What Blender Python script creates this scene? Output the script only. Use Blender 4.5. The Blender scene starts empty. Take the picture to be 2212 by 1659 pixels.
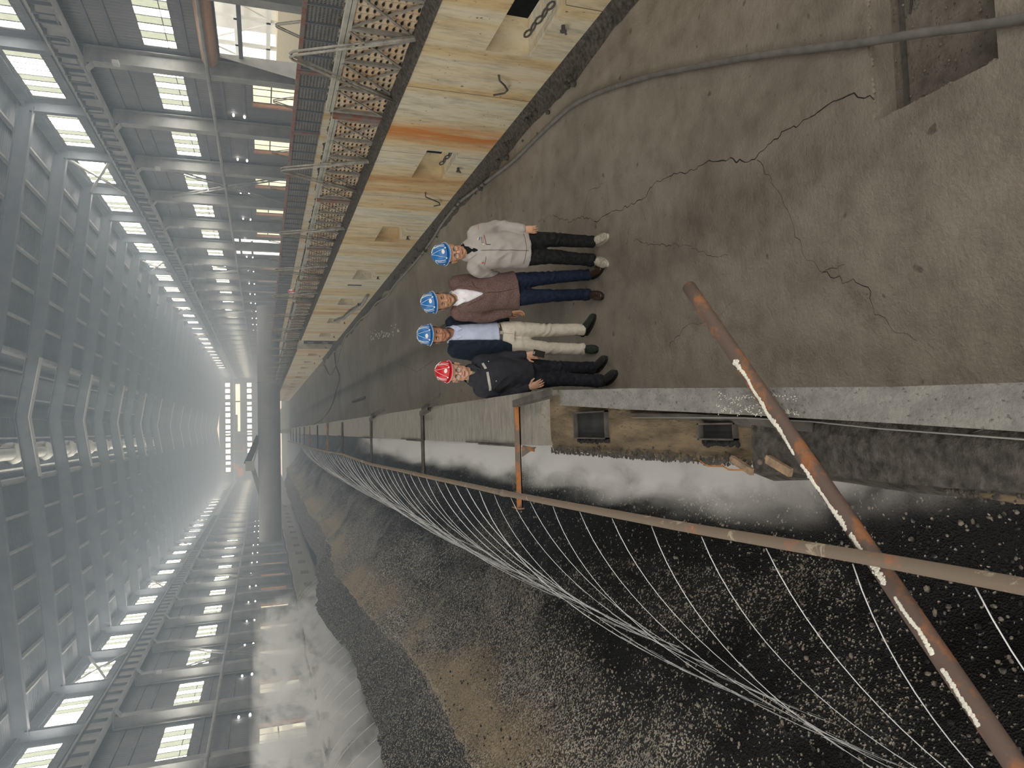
import bpy, bmesh, math, random
import numpy as np
from mathutils import Vector, Matrix, noise, Euler
random.seed(7)
PI = math.pi
C = bpy.context.scene.collection
S = bpy.context.scene

# ------------------------------------------------------------------ camera
# the photograph is stored lying on its side: the camera is rolled a quarter turn
H = 3.15
f_px = 1550.0
def _n(v): return v / np.linalg.norm(v)
Fw = _n(np.array([568 - 1106, 934 - 829.5, f_px]))
dn = np.array([4534, -49.5, f_px]); Dn = _n(dn - dn.dot(Fw) * Fw)
Rt = np.cross(Dn, Fw)
Wm = np.array([Rt, Fw, -Dn])
cam_d = bpy.data.cameras.new('camera'); cam = bpy.data.objects.new('camera', cam_d); C.objects.link(cam)
cx, cy, cz = Wm[:, 0], -Wm[:, 1], -Wm[:, 2]
cam.matrix_world = Matrix(((cx[0], cy[0], cz[0], 0), (cx[1], cy[1], cz[1], 0), (cx[2], cy[2], cz[2], H), (0, 0, 0, 1)))
cam_d.sensor_fit = 'HORIZONTAL'; cam_d.sensor_width = 36; cam_d.lens = f_px / 2212 * 36
cam_d.clip_start = 0.05; cam_d.clip_end = 600
S.camera = cam

# ------------------------------------------------------------------ world, exposure
w = bpy.data.worlds.new('sky'); S.world = w; w.use_nodes = True
bg = w.node_tree.nodes['Background']; bg.inputs[0].default_value = (1.0, 0.955, 0.89, 1); bg.inputs[1].default_value = 2.1
S.view_settings.view_transform = 'Standard'; S.view_settings.look = 'None'
S.view_settings.gamma = 1; S.view_settings.use_curve_mapping = False
S.view_settings.exposure = 0.0
S.cycles.use_denoising = True; S.cycles.use_adaptive_sampling = True; S.cycles.adaptive_threshold = 0.025
S.cycles.max_bounces = 7; S.cycles.diffuse_bounces = 4; S.cycles.glossy_bounces = 2
S.cycles.volume_bounces = 4; S.cycles.transparent_max_bounces = 12
S.cycles.volume_step_rate = 2.0; S.cycles.volume_max_steps = 128
S.cycles.sample_clamp_indirect = 4.0
S.cycles.caustics_reflective = False; S.cycles.caustics_refractive = False
WIN = 19.0        # brightness of the daylit panes
HAZE = 0.0080

# ------------------------------------------------------------------ helpers
_ico = {}
def ico_t(sub):
    if sub not in _ico:
        b = bmesh.new(); bmesh.ops.create_icosphere(b, subdivisions=sub, radius=1); b.verts.ensure_lookup_table()
        _ico[sub] = ([tuple(v.co) for v in b.verts], [tuple(v.index for v in f.verts) for f in b.faces]); b.free()
    return _ico[sub]
def rocks(name, L, m):
    """many small lumps in one mesh: L = [(x, y, z, rx, ry, rz), ...]"""
    V_, F_ = ico_t(1); V_ = np.array(V_); F_ = np.array(F_); A = np.array(L)
    vv = (V_[None]*(1+.25*np.random.RandomState(1).rand(len(A), len(V_), 1)) * A[:, None, 3:] + A[:, None, :3]).reshape(-1, 3)
    ff = (F_[None] + (np.arange(len(A))*len(V_))[:, None, None]).reshape(-1, 3)
    me = bpy.data.meshes.new(name); me.from_pydata(vv.tolist(), [], ff.tolist()); me.materials.append(m); return link(name, me)
class MB:
    def __init__(s): s.bm = bmesh.new()
    def box(s, x0, x1, y0, y1, z0, z1, M=None):
        vs = [s.bm.verts.new(p) for p in ((x0,y0,z0),(x1,y0,z0),(x1,y1,z0),(x0,y1,z0),(x0,y0,z1),(x1,y0,z1),(x1,y1,z1),(x0,y1,z1))]
        for q in ((0,3,2,1),(4,5,6,7),(0,1,5,4),(1,2,6,5),(2,3,7,6),(3,0,4,7)): s.bm.faces.new([vs[i] for i in q])
        if M is not None:
            for v in vs: v.co = M @ v.co
        return s
    def tube(s, pts, rad, seg=8, cap=True, smooth=True, ref=None, rnd=False):
        pts = [Vector(p) for p in pts]; n = len(pts)
        if not isinstance(rad, (list, tuple)): rad = [rad] * n
        rad = [(r, r) if not isinstance(r, (list, tuple)) else r for r in rad]
        tang = []
        for i in range(n):
            t = pts[min(i+1, n-1)] - pts[max(i-1, 0)]
            tang.append(t.normalized() if t.length > 1e-9 else Vector((0,0,1)))
        if ref is None:
            ref = Vector((1,0,0)) if abs(tang[0].x) < .8 else Vector((0,0,1))
        ref = Vector(ref)
        rings = []
        if rnd:
            t0 = tang[0]; t1 = tang[-1]
            e0 = min(rad[0]); e1 = min(rad[-1])
            pts = [pts[0]-t0*e0*.85, pts[0]-t0*e0*.5] + pts + [pts[-1]+t1*e1*.5, pts[-1]+t1*e1*.85]
            rad = [(rad[0][0]*.45, rad[0][1]*.45), (rad[0][0]*.85, rad[0][1]*.85)] + rad + [(rad[-1][0]*.85, rad[-1][1]*.85), (rad[-1][0]*.45, rad[-1][1]*.45)]
            tang = [t0, t0] + tang + [t1, t1]
        side = None
        for p, r, t in zip(pts, rad, tang):
            if side is None:
                side = (ref - t * ref.dot(t)).normalized()
            else:
                side = (side - t * side.dot(t))
                side = side.normalized() if side.length > 1e-6 else ref
            fr = t.cross(side)
            rings.append([s.bm.verts.new(p + side * math.cos(a) * r[0] + fr * math.sin(a) * r[1]) for a in (2*PI*k/seg for k in range(seg))])
        for a, b in zip(rings, rings[1:]):
            for k in range(seg):
                fc = s.bm.faces.new((a[k], a[(k+1)%seg], b[(k+1)%seg], b[k])); fc.smooth = smooth
        if cap:
            s.bm.faces.new(rings[0][::-1]); s.bm.faces.new(rings[-1])
        return s
    def bar(s, a, b, w, h, up=(0,0,1)):
        a = Vector(a); b = Vector(b); t = (b-a); L = t.length; t.normalize(); up = Vector(up)
        sd = t.cross(up)
        if sd.length < 1e-4: sd = t.cross(Vector((0,1,0)))
        sd.normalize(); u = sd.cross(t)
        M = Matrix((( sd.x, t.x, u.x, a.x), (sd.y, t.y, u.y, a.y), (sd.z, t.z, u.z, a.z), (0,0,0,1)))
        return s.box(-w/2, w/2, 0, L, -h/2, h/2, M)
    def ball(s, c, r, u=12, v=8, smooth=True):
        if not isinstance(r, (tuple, list)): r = (r, r, r)
        M = Matrix.Translation(c) @ Matrix.Diagonal((*r, 1))
        g = bmesh.ops.create_uvsphere(s.bm, u_segments=u, v_segments=v, radius=1, matrix=M)
        for vt in g['verts']:
            for fc in vt.link_faces: fc.smooth = smooth
        return s
    def ico(s, c, r, sub=1, M=None):
        if not isinstance(r, (tuple, list)): r = (r, r, r)
        V_, F_ = ico_t(max(1, sub)); vs = [s.bm.verts.new((c[0]+p[0]*r[0], c[1]+p[1]*r[1], c[2]+p[2]*r[2])) for p in V_]
        for q in F_: s.bm.faces.new((vs[q[0]], vs[q[1]], vs[q[2]]))
        return s
    def quad(s, *ps):
        s.bm.faces.new([s.bm.verts.new(p) for p in ps]); return s
    def disc(s, c, nrm, r, seg=16, r2=None):
        c = Vector(c); nrm = Vector(nrm).normalized(); a = nrm.orthogonal().normalized(); b = nrm.cross(a)
        s.bm.faces.new([s.bm.verts.new(c + a*math.cos(2*PI*k/seg)*r + b*math.sin(2*PI*k/seg)*(r2 or r)) for k in range(seg)]); return s
    def mesh(s, name, m=None):
        me = bpy.data.meshes.new(name); bmesh.ops.recalc_face_normals(s.bm, faces=s.bm.faces[:])
        s.bm.to_mesh(me); s.bm.free()
        if m: me.materials.append(m)
        return me
    def build(s, name, m=None, parent=None, loc=None):
        return link(name, s.mesh(name, m), parent, loc)
def link(name, me, parent=None, loc=None):
    o = bpy.data.objects.new(name, me); C.objects.link(o)
    if parent is not None: o.parent = parent
    if loc is not None: o.location = loc
    return o
def tag(o, label=None, cat=None, group=None, kind=None):
    if label: o['label'] = label
    if cat: o['category'] = cat
    if group: o['group'] = group
    if kind: o['kind'] = kind
    return o
def empty(name, loc=(0,0,0), rz=0):
    o = bpy.data.objects.new(name, None); C.objects.link(o); o.location = loc; o.rotation_euler = (0,0,rz); o.empty_display_size = .2
    return o
def copy_tree(o, parent=None, loc=None):
    c = o.copy(); C.objects.link(c)
    if parent is not None: c.parent = parent
    if loc is not None: c.location = loc
    for ch in list(o.children): copy_tree(ch, c)
    return c
_o1 = 'first second third fourth fifth sixth seventh eighth ninth tenth eleventh twelfth thirteenth fourteenth fifteenth sixteenth seventeenth eighteenth nineteenth twentieth'.split()
_t = {20:'twenty', 30:'thirty', 40:'forty', 50:'fifty', 60:'sixty', 70:'seventy', 80:'eighty', 90:'ninety'}
def ordw(n):
    if n <= 20: return _o1[n-1]
    if n > 99: return 'hundred-' + ('and-' + ordw(n-100) if n > 100 else 'th')
    d, r = n//10*10, n % 10
    return (_t[d][:-1] + 'ieth') if r == 0 else _t[d] + '-' + _o1[r-1]

# ------------------------------------------------------------------ materials
class NT:
    def __init__(s, name):
        s.m = bpy.data.materials.new(name); s.m.use_nodes = True; s.t = s.m.node_tree; s.t.nodes.clear()
        s.out = s.t.nodes.new('ShaderNodeOutputMaterial')
        s.tc = s.t.nodes.new('ShaderNodeTexCoord')
    def N(s, typ, **kw):
        n = s.t.nodes.new('ShaderNode' + typ)
        for k, v in kw.items(): setattr(n, k, v)
        return n
    def L(s, a, b): s.t.links.new(a, b)
    def co(s, scale=(1,1,1), kind='Object'):
        mp = s.N('Mapping'); s.L(s.tc.outputs[kind], mp.inputs[0]); mp.inputs['Scale'].default_value = scale; return mp.outputs[0]
    def noise(s, scale=5, detail=4, rough=.55, st=(1,1,1), dist=0):
        n = s.N('TexNoise'); n.inputs['Scale'].default_value = scale; n.inputs['Detail'].default_value = detail
        n.inputs['Roughness'].default_value = rough; n.inputs['Distortion'].default_value = dist; s.L(s.co(st), n.inputs['Vector']); return n.outputs['Fac']
    def ramp(s, fac, stops):
        r = s.N('ValToRGB'); e = r.color_ramp.elements
        while len(e) < len(stops): e.new(.5)
        for el, (p, c) in zip(e, stops):
            el.position = p; el.color = (*c, 1) if isinstance(c, (tuple, list)) else (c, c, c, 1)
        s.L(fac, r.inputs[0]); return r.outputs[0]
    def mix(s, fac, a, b, mode='MIX'):
        n = s.N('Mix', data_type='RGBA', blend_type=mode)
        for sock, v in ((n.inputs[0], fac), (n.inputs[6], a), (n.inputs[7], b)):
            if isinstance(v, (int, float)): sock.default_value = v
            elif isinstance(v, tuple): sock.default_value = (*v, 1)
            else: s.L(v, sock)
        return n.outputs[2]
    def math(s, op, a, b=None, clamp=False):
        n = s.N('Math', operation=op, use_clamp=clamp)
        for i, v in enumerate((a, b)):
            if v is None: continue
            if isinstance(v, (int, float)): n.inputs[i].default_value = v
            else: s.L(v, n.inputs[i])
        return n.outputs[0]
    def sep(s):
        n = s.N('SeparateXYZ'); s.L(s.tc.outputs['Object'], n.inputs[0]); return n.outputs
    def finish(s, col, rough=.8, bump=None, bs=.3, bd=.02, metal=0, spec=.4, alpha=None):
        p = s.N('BsdfPrincipled')
        for sock, v in ((p.inputs['Base Color'], col), (p.inputs['Roughness'], rough), (p.inputs['Metallic'], metal), (p.inputs['Specular IOR Level'], spec)):
            if isinstance(v, tuple): sock.default_value = (*v, 1)
            elif isinstance(v, (int, float)): sock.default_value = v
            else: s.L(v, sock)
        if bump is not None:
            b = s.N('Bump'); b.inputs['Strength'].default_value = bs; b.inputs['Distance'].default_value = bd
            s.L(bump, b.inputs['Height']); s.L(b.outputs[0], p.inputs['Normal'])
        s.L(p.outputs[0], s.out.inputs[0]); return s.m
def simple(name, c1, c2=None, scale=8, rough=.7, metal=0, bs=.2, bd=.01, st=(1,1,1), spec=.4, lo=.35, hi=.65, detail=5):
    t = NT(name); nz = t.noise(scale, detail, .6, st)
    return t.finish(t.ramp(nz, [(lo, c1), (hi, c2 or c1)]), rough, nz, bs, bd, metal, spec)
def emit(name, col, st, c2=None, scale=3, stt=(1,1,1)):
    t = NT(name); e = t.N('Emission'); e.inputs[1].default_value = st
    if c2:
        t.L(t.ramp(t.noise(scale, 3, .5, stt), [(.35, col), (.65, c2)]), e.inputs[0])
    else: e.inputs[0].default_value = (*col, 1)
    t.L(e.outputs[0], t.out.inputs[0]); return t.m

def m_wall_concrete():
    t = NT('stained_concrete')
    streak = t.noise(1.1, 5, .62, (.6, 1.2, .10), 0)
    base = t.ramp(streak, [(.34, (.62,.60,.53)), (.48, (.64,.57,.42)), (.58, (.60,.46,.26)), (.70, (.50,.29,.13))])
    fine = t.noise(7, 6, .7, (.8, 1.6, .35))
    col = t.mix(.6, base, t.ramp(fine, [(.3, (.32,.31,.29)), (.55, (.95,.93,.88))]), 'MULTIPLY')
    y = t.sep()[1]
    fr = t.math('FRACT', t.math('MULTIPLY', y, 1/1.95))
    ln = t.math('LESS_THAN', fr, .006)
    col = t.mix(ln, col, (.08,.07,.05))
    # a broad rust run beside the second opening
    pits = t.noise(16, 3, .5)
    col = t.mix(t.ramp(pits, [(.70, 0.0), (.73, .8)]), col, (.10,.08,.06))
    d = t.math('ABSOLUTE', t.math('SUBTRACT', y, 9.05))
    rr = t.math('SUBTRACT', 1.0, t.math('MULTIPLY', d, 2.4), True)
    rr = t.math('MULTIPLY', rr, t.ramp(t.noise(9, 5, .6, (1,1,.15)), [(.3, .25), (.6, 1.0)]))
    col = t.mix(t.math('MULTIPLY', rr, 1.3, True), col, (.50,.19,.05))
    return t.finish(col, .9, fine, .35, .012)
def m_dust_concrete(name, c1, c2, speck=(.03,.03,.03), st=(3,.7,1)):
    t = NT(name); a = t.noise(5, 6, .65, st); b = t.noise(26, 4, .6, st)
    col = t.ramp(a, [(.33, c1), (.62, c2)])
    col = t.mix(t.ramp(b, [(.30, .75), (.40, 0.0)]), col, speck)
    return t.finish(col, .92, b, .5, .02)
def m_floor():
    t = NT('sooty_floor_concrete')
    big = t.noise(.55, 6, .62, (1,.7,1), .6); mid = t.noise(4.2, 6, .65); fine = t.noise(40, 4, .6)
    col = t.ramp(big, [(.30, (.20,.173,.140)), (.50, (.29,.258,.214)), (.70, (.36,.326,.275))])
    col = t.mix(.6, col, t.ramp(mid, [(.28, (.36,.34,.31)), (.50, (.80,.79,.77)), (.66, (1,1,1))]), 'MULTIPLY')
    spots = t.noise(9, 2, .4, (1,1,1), .2)
    col = t.mix(t.ramp(spots, [(.24, .6), (.29, 0.0)]), col, (.05,.045,.04))
    return t.finish(col, t.ramp(mid, [(.3, .5), (.7, .8)]), t.mix(.5, mid, fine), .8, .018)
def m_slag():
    t = NT('quenched_slag')
    v = t.N('TexVoronoi'); v.inputs['Scale'].default_value = 56; v.inputs['Randomness'].default_value = 1; t.L(t.co(), v.inputs['Vector'])
    v2 = t.N('TexVoronoi'); v2.inputs['Scale'].default_value = 24; t.L(t.co(), v2.inputs['Vector'])
    patch = t.noise(.42, 5, .6, (1.5, .6, 1), .5)
    fine = t.noise(60, 3, .6)
    X, Y, Z = t.sep()
    # pale dry granules lie high on the heap, black wet slag low beside the wall
    hgt = t.math('MULTIPLY', t.math('ADD', t.math('MULTIPLY', X, -.15), t.math('MULTIPLY', patch, 1.5)), .5)
    pale = t.ramp(hgt, [(.50, 0.0), (.70, 1.0)])
    back = t.math('MULTIPLY', t.math('SUBTRACT', -4.75, X), 2.5, True)
    pale = t.math('MULTIPLY', pale, t.math('SUBTRACT', 1.0, t.math('MULTIPLY', back, .55)))
    grain = t.N('SeparateColor'); t.L(v.outputs['Color'], grain.inputs[0])
    gmask = t.math('GREATER_THAN', grain.outputs[0], t.math('SUBTRACT', .985, t.math('MULTIPLY', pale, .45)))
    base = t.ramp(fine, [(.3, (.006,.006,.0065)), (.7, (.020,.020,.020))])
    base = t.mix(t.math('MULTIPLY', pale, .6), base, (.085,.083,.078))
    ggrain = t.ramp(grain.outputs[1], [(0, (.28,.25,.21)), (.5, (.62,.54,.45)), (1, (.36,.34,.31))])
    col = t.mix(gmask, base, ggrain)
    dx_ = t.math('ABSOLUTE', t.math('ADD', X, 4.45)); band = t.math('SUBTRACT', 1.0, t.math('MULTIPLY', dx_, 1.5), True)
    tan = t.math('MULTIPLY', t.ramp(t.noise(.35, 4, .6, (1,.8,1), .5), [(.42, 0.0), (.56, .95)]), band)
    tan = t.math('MULTIPLY', tan, t.ramp(fine, [(.35, .35), (.6, 1.0)]))
    col = t.mix(tan, col, (.46,.35,.21))
    bmp = t.mix(.4, v.outputs['Distance'], v2.outputs['Distance'])
    return t.finish(col, .75, bmp, .9, .05, 0, .3)
def m_corr(name, c1, c2, pitch=.2, axis='Y', rough=.6):
    t = NT(name)
    wv = t.N('TexWave', wave_type='BANDS', bands_direction=axis); wv.inputs['Scale'].default_value = 1/pitch/ (20/ (2*PI)) * 1.0 * 2*PI/ (2*PI)
    wv.inputs['Scale'].default_value = (2*PI/pitch)/20; t.L(t.tc.outputs['Object'], wv.inputs['Vector'])
    nz = t.noise(.8, 5, .6, (1,1,.3))
    col = t.ramp(nz, [(.3, c1), (.7, c2)])
    col = t.mix(.45, col, t.ramp(wv.outputs['Fac'], [(0, (.5,.5,.5)), (1, (1,1,1))]), 'MULTIPLY')
    return t.finish(col, rough, wv.outputs['Fac'], .6, .03)
def m_rust(name, base, rust, amt=.5, dep=None, scale=6, st=(1,1,1)):
    t = NT(name); a = t.noise(scale, 6, .65, st); b = t.noise(scale*5, 4, .6)
    col = t.ramp(a, [(amt-.08, base), (amt+.04, rust), (amt+.2, tuple(c*.55 for c in rust))])
    if dep:
        dz = t.noise(scale*1.3, 6, .7, st, .8)
        col = t.mix(t.ramp(dz, [(.60, 0.0), (.64, 1.0)]), col, dep)
    return t.finish(col, .8, t.mix(.5, a, b), .5, .006)
def m_louvre(name, c1, c2, py, pz, w, h, dark=(.02,.018,.015), streaks=False, shift=True):
    t = NT(name); X, Y, Z = t.sep()
    fy = t.math('MULTIPLY', Y, 1/py); row = t.math('FLOOR', fy)
    yy = t.math('SUBTRACT', t.math('FRACT', fy), .5)
    zz0 = t.math('MULTIPLY', Z, 1/pz)
    if shift: zz0 = t.math('ADD', zz0, t.math('MULTIPLY', row, .13))
    zz = t.math('SUBTRACT', t.math('FRACT', zz0), .5)
    # slot: an upright lens with a curved lip
    zc = t.math('ADD', zz, t.math('MULTIPLY', t.math('MULTIPLY', yy, yy), .9))
    a = t.math('DIVIDE', yy, w); b = t.math('DIVIDE', zc, h)
    r = t.math('ADD', t.math('MULTIPLY', a, a), t.math('MULTIPLY', b, b))
    hole = t.math('LESS_THAN', r, 1.0)
    nz = t.noise(3, 5, .6, (1,.8,1))
    col = t.ramp(nz, [(.32, c1), (.66, c2)])
    jl = t.math('LESS_THAN', t.math('ABSOLUTE', t.math('ADD', yy, .47)), .025)
    if shift: col = t.mix(t.math('MULTIPLY', jl, .7), col, (.08,.05,.03))
    col = t.mix(hole, col, dark)
    hb = t.math('MINIMUM', r, 3.0)
    return t.finish(col, .75, hb, .8, .02)
def vol(name, dens, col=(1,1,1), nscale=None, thr=.45, aniso=0, fade=None, gain=4.0, st=(1,1,1), em=0):
    t = NT(name); v = t.N('VolumeScatter'); v.inputs['Color'].default_value = (*col, 1); v.inputs['Anisotropy'].default_value = aniso
    if nscale:
        d = t.noise(nscale, 4, .62, st, .6)
        d = t.math('MULTIPLY', t.math('SUBTRACT', d, thr), gain, True)
        # thin out towards the sides of the cloud
        g = t.N('Mapping'); t.L(t.tc.outputs['Generated'], g.inputs[0]); s3 = t.N('SeparateXYZ'); t.L(g.outputs[0], s3.inputs[0])
        for ax, (p, q) in (fade or {}).items():
            u = s3.outputs[ax]
            lo = t.math('MULTIPLY', u, 1/p, True) if p else None
            hi = t.math('MULTIPLY', t.math('SUBTRACT', 1.0, u), 1/q, True) if q else None
            for k in (lo, hi):
                if k is not None: d = t.math('MULTIPLY', d, k)
        t.L(t.math('MULTIPLY', d, dens), v.inputs['Density'])
    else: v.inputs['Density'].default_value = dens
    t.L(v.outputs[0], t.out.inputs['Volume']); return t.m

M = dict(
 wallc=m_wall_concrete(),
 dust=m_dust_concrete('dusty_concrete', (.20,.185,.16), (.30,.28,.24), (.10,.095,.085), st=(.9,3.2,1)),
 brownc=m_dust_concrete('brown_concrete', (.10,.075,.048), (.22,.165,.10)),
 darkledge=m_dust_concrete('soot_ledge', (.07,.065,.062), (.15,.14,.13), st=(2,2,2)),
 floor=m_floor(), slag=m_slag(),
 crack=simple('crack_dark', (.018,.015,.012), rough=1),  # one dark colour for the floor cracks
 soot=simple('soot_and_shade_black', (.012,.012,.012), (.03,.028,.026), 6, .95),  # true soot on the crusts, and painted shade in the right pit
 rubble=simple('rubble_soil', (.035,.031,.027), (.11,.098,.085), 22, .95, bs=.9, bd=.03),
 stone=simple('pale_stone', (.10,.09,.08), (.30,.25,.20), 3, .9),
 stone_dark=simple('slag_stone', (.02,.02,.02), (.09,.085,.08), 5, .8),
 steel_grey=simple('grey_paint_steel', (.19,.195,.19), (.30,.295,.275), 1.6, .6),
 steel_dark=simple('dark_grey_steel', (.085,.097,.115), (.13,.14,.155), 1.2, .6),
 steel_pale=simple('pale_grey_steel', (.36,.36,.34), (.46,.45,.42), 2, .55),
 roofm=m_corr('roof_sheet', (.070,.080,.095), (.115,.122,.135), .25, 'Y'),
 clad=m_corr('wall_sheet', (.11,.115,.125), (.19,.19,.19), .22, 'Y'),
 pipe_spray=m_rust('rusted_spray_pipe', (.20,.155,.115), (.34,.15,.08), .66, (.40,.34,.25), 7, (1,.8,1)),
 pipe_rust=m_rust('rusted_loose_pipe', (.115,.080,.065), (.27,.115,.05), .58, None, 9, (1,1,1)),
 scale_white=simple('white_scale', (.62,.60,.55), (.80,.78,.66), 14, .9, bs=.8),
 rustbar=m_rust('rusted_channel', (.16,.13,.105), (.42,.17,.06), .52, None, 6),
 darkbar=simple('sooty_angle', (.05,.045,.04), (.11,.095,.085), 9, .8),
 slab=m_dust_concrete('streaked_plate', (.17,.165,.15), (.27,.26,.235), st=(2.5,1.6,1)),
 panelA=m_louvre('louvred_sheet', (.52,.36,.22), (.55,.46,.34), .135, .068, .26, .155),
 panelB=m_louvre('perforated_sheet', (.13,.125,.12), (.21,.205,.20), .055, .075, .22, .22, shift=False),
 railA=simple('screen_rail', (.27,.265,.235), (.40,.39,.33), 5, .7),
 postrust=m_rust('rusty_post', (.17,.145,.13), (.22,.09,.06), .5, None, 5),
 braceA=simple('brace_steel', (.17,.155,.135), (.28,.26,.23), 6, .7),
 braceR=simple('red_oxide_brace', (.40,.16,.11), (.30,.20,.16), 5, .7),
 rod=simple('hook_rod', (.20,.19,.165), (.36,.345,.30), 8, .65),
 rebar=simple('rebar', (.06,.055,.05), (.10,.09,.08), 20, .7),
 hose=simple('grey_hose', (.13,.125,.115), (.19,.18,.165), 10, .65),
 pane=emit('daylit_pane', (1,.97,.90), WIN), pane2=emit('daylit_fibreglass', (.86,.88,.66), 1.0, (.70,.73,.52), 4, (1,6,1)),
 pane3=emit('daylit_low_pane', (1,.94,.70), 1.5, (.86,.78,.52), 2),
 pane_far=emit('daylit_far_pane', (1,.98,.90), WIN*.55),
 glow=emit('daylit_gap', (1,.93,.70), WIN*.18),
 frame=simple('window_frame', (.10,.10,.10), (.16,.15,.14), 5, .6), redsill=simple('red_oxide_sill', (.42,.19,.12), (.50,.27,.18), 5, .7),
 duct=simple('pale_duct', (.50,.49,.44), (.58,.57,.52), 2, .5),
 orange=simple('orange_paint', (.75,.16,.04), (.80,.22,.06), 6, .5),
 yellow=simple('yellow_paint', (.70,.45,.10), (.75,.52,.18), 6, .5),
 cyl=simple('big_grey_pipe', (.16,.165,.165), (.24,.24,.225), .7, .55),
 white_out=simple('white_outside_wall', (.72,.72,.68), (.80,.80,.76), 2, .8),
 cream=simple('cream_outside_wall', (.62,.55,.40), (.70,.62,.46), 3, .8, st=(1,1,6)),
 water=None,
)
t = NT('water_streak'); gl = t.N('BsdfPrincipled'); gl.inputs['Base Color'].default_value = (.93,.94,.95,1); gl.inputs['Roughness'].default_value = .25
gl.inputs['Transmission Weight'].default_value = .35; t.L(gl.outputs[0], t.out.inputs[0]); M['water'] = t.m

# ------------------------------------------------------------------ shed shell
XR, XL = 15.6, -13.3         # cladding planes
RIDGE, RZ = 1.17, 15.15
Y0, Y1 = -4.5, 207.0
FR = [31.5 + 6*k for k in range(-6, 30)]
def roof_z(x):
    d = abs(x - RIDGE)
    return RZ - (.16*d if d < 3.17 else .507 + .108*(d - 3.17))
ceil = MB()
for xs in ((RIDGE+3.17, XR+.4), (XL-.4, RIDGE-3.17)):
    a, b = xs
    for (p, q) in ((a, b),):
        za, zb = roof_z(p)+.35, roof_z(q)+.35
        ceil.quad((p,Y0,za),(q,Y0,zb),(q,Y1,zb),(p,Y1,za)); ceil.quad((p,Y0,za+.1),(q,Y0,zb+.1),(q,Y1,zb+.1),(p,Y1,za+.1))
ceil = tag(ceil.build('ceiling', M['roofm']), 'dark corrugated shed roof above steel rafters', 'roof', kind='structure')
mon = MB()      # raised ridge monitor
zr = RZ + 2.2
for sgn in (-1, 1):
    x0, x1 = RIDGE, RIDGE + sgn*4.6
    mon.quad((x0,Y0,zr+.5),(x1,Y0,zr),(x1,Y1,zr),(x0,Y1,zr+.5))
    xx = RIDGE + sgn*3.35
    mon.quad((xx,Y0,zr+.1),(xx,Y1,zr+.1),(xx,Y1,roof_z(xx)+1.15),(xx,Y0,roof_z(xx)+1.15))
mon.build('ridge_monitor', M['roofm'], ceil)
for sgn in (-1, 1):
    xx = RIDGE + sgn*3.35; g = MB()
    g.quad((xx,Y0,roof_z(xx)+1.15),(xx,Y1,roof_z(xx)+1.15),(xx,Y1,roof_z(xx)+.85),(xx,Y0,roof_z(xx)+.85))
    g.build('ridge_gap', M['pane_far'], ceil)
pm = MB()
pm.box(-.05,.05,Y0,Y1,-.1,.1)
pme = pm.mesh('purlin', M['steel_grey'])
for x in [RIDGE + s_*(3.3 + 1.62*i) for s_ in (-1,1) for i in range(8)]:
    link('purlin', pme, ceil, (x, 0, roof_z(x)+.22))
for s_ in (-1, 1):
    for xx, zz in ((1.4, zr+.1), (3.0, zr-.05)): link('purlin', pme, ceil, (RIDGE+s_*xx, 0, zz))
    e = MB(); xe = RIDGE + s_*3.17; e.box(xe-.08, xe+.08, Y0, Y1, roof_z(xe)+.05, roof_z(xe)+.5); e.build('opening_beam', M['steel_grey'], ceil)
e = MB(); e.box(RIDGE-.05, RIDGE+.05, Y0, Y1, RZ+.02, RZ+.14); e.build('ridge_tie', M['steel_dark'], ceil)

# rafters (one per frame, two arms)
def rafter_mesh(side):
    b = MB()
    xs = [RIDGE, RIDGE + side*3.17, XR-.35 if side > 0 else XL+.35]
    for i in range(2):
        x0, x1 = xs[i], xs[i+1]; z0, z1 = roof_z(x0), roof_z(x1); dep = .62
        p = [(x0,z0+.1),(x1,z1+.1),(x1,z1-dep+.1),(x0,z0-dep+.1)]
        for (a, c_) in ((-.02,.02),):
            v = [b.bm.verts.new((q[0], yy, q[1])) for yy in (a, c_) for q in p]
            for q in ((0,1,2,3),(7,6,5,4),(0,4,5,1),(3,2,6,7)): b.bm.faces.new([v[k] for k in q])
        b.bar((x0,0,z0-dep+.1),(x1,0,z1-dep+.1),.30,.035,(0,0,1)); b.bar((x0,0,z0+.1),(x1,0,z1+.1),.30,.03,(0,0,1))
    return b.mesh('rafter_arm', M['steel_dark'])
rms = [rafter_mesh(-1), rafter_mesh(1)]
rl = MB(); rl.bar((RIDGE-3.1,0,roof_z(RIDGE-3.1)-.55),(RIDGE,0,RZ-.55),.5,.04); rl.bar((RIDGE,0,RZ-.55),(RIDGE+3.1,0,roof_z(RIDGE+3.1)-.55),.5,.04)  # pale plates added to paint daylight on alternate rafters
rlm = rl.mesh('ridge_lit_plate', M['steel_pale'])
for i, y in enumerate(FR):
    if y < 25: continue
    r = tag(empty('roof_rafter', (0, y, 0)), 'grey steel roof rafter spanning the shed, %s from the near end' % ordw(max(1, i-4)), 'rafter', 'roof rafters', 'structure')
    for m_ in rms: link('arm', m_, r)
    if i % 2 == 0: tag(link('ridge_lit_plate', rlm, r), 'pale piece painting the lit ridge part of the rafter')

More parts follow.
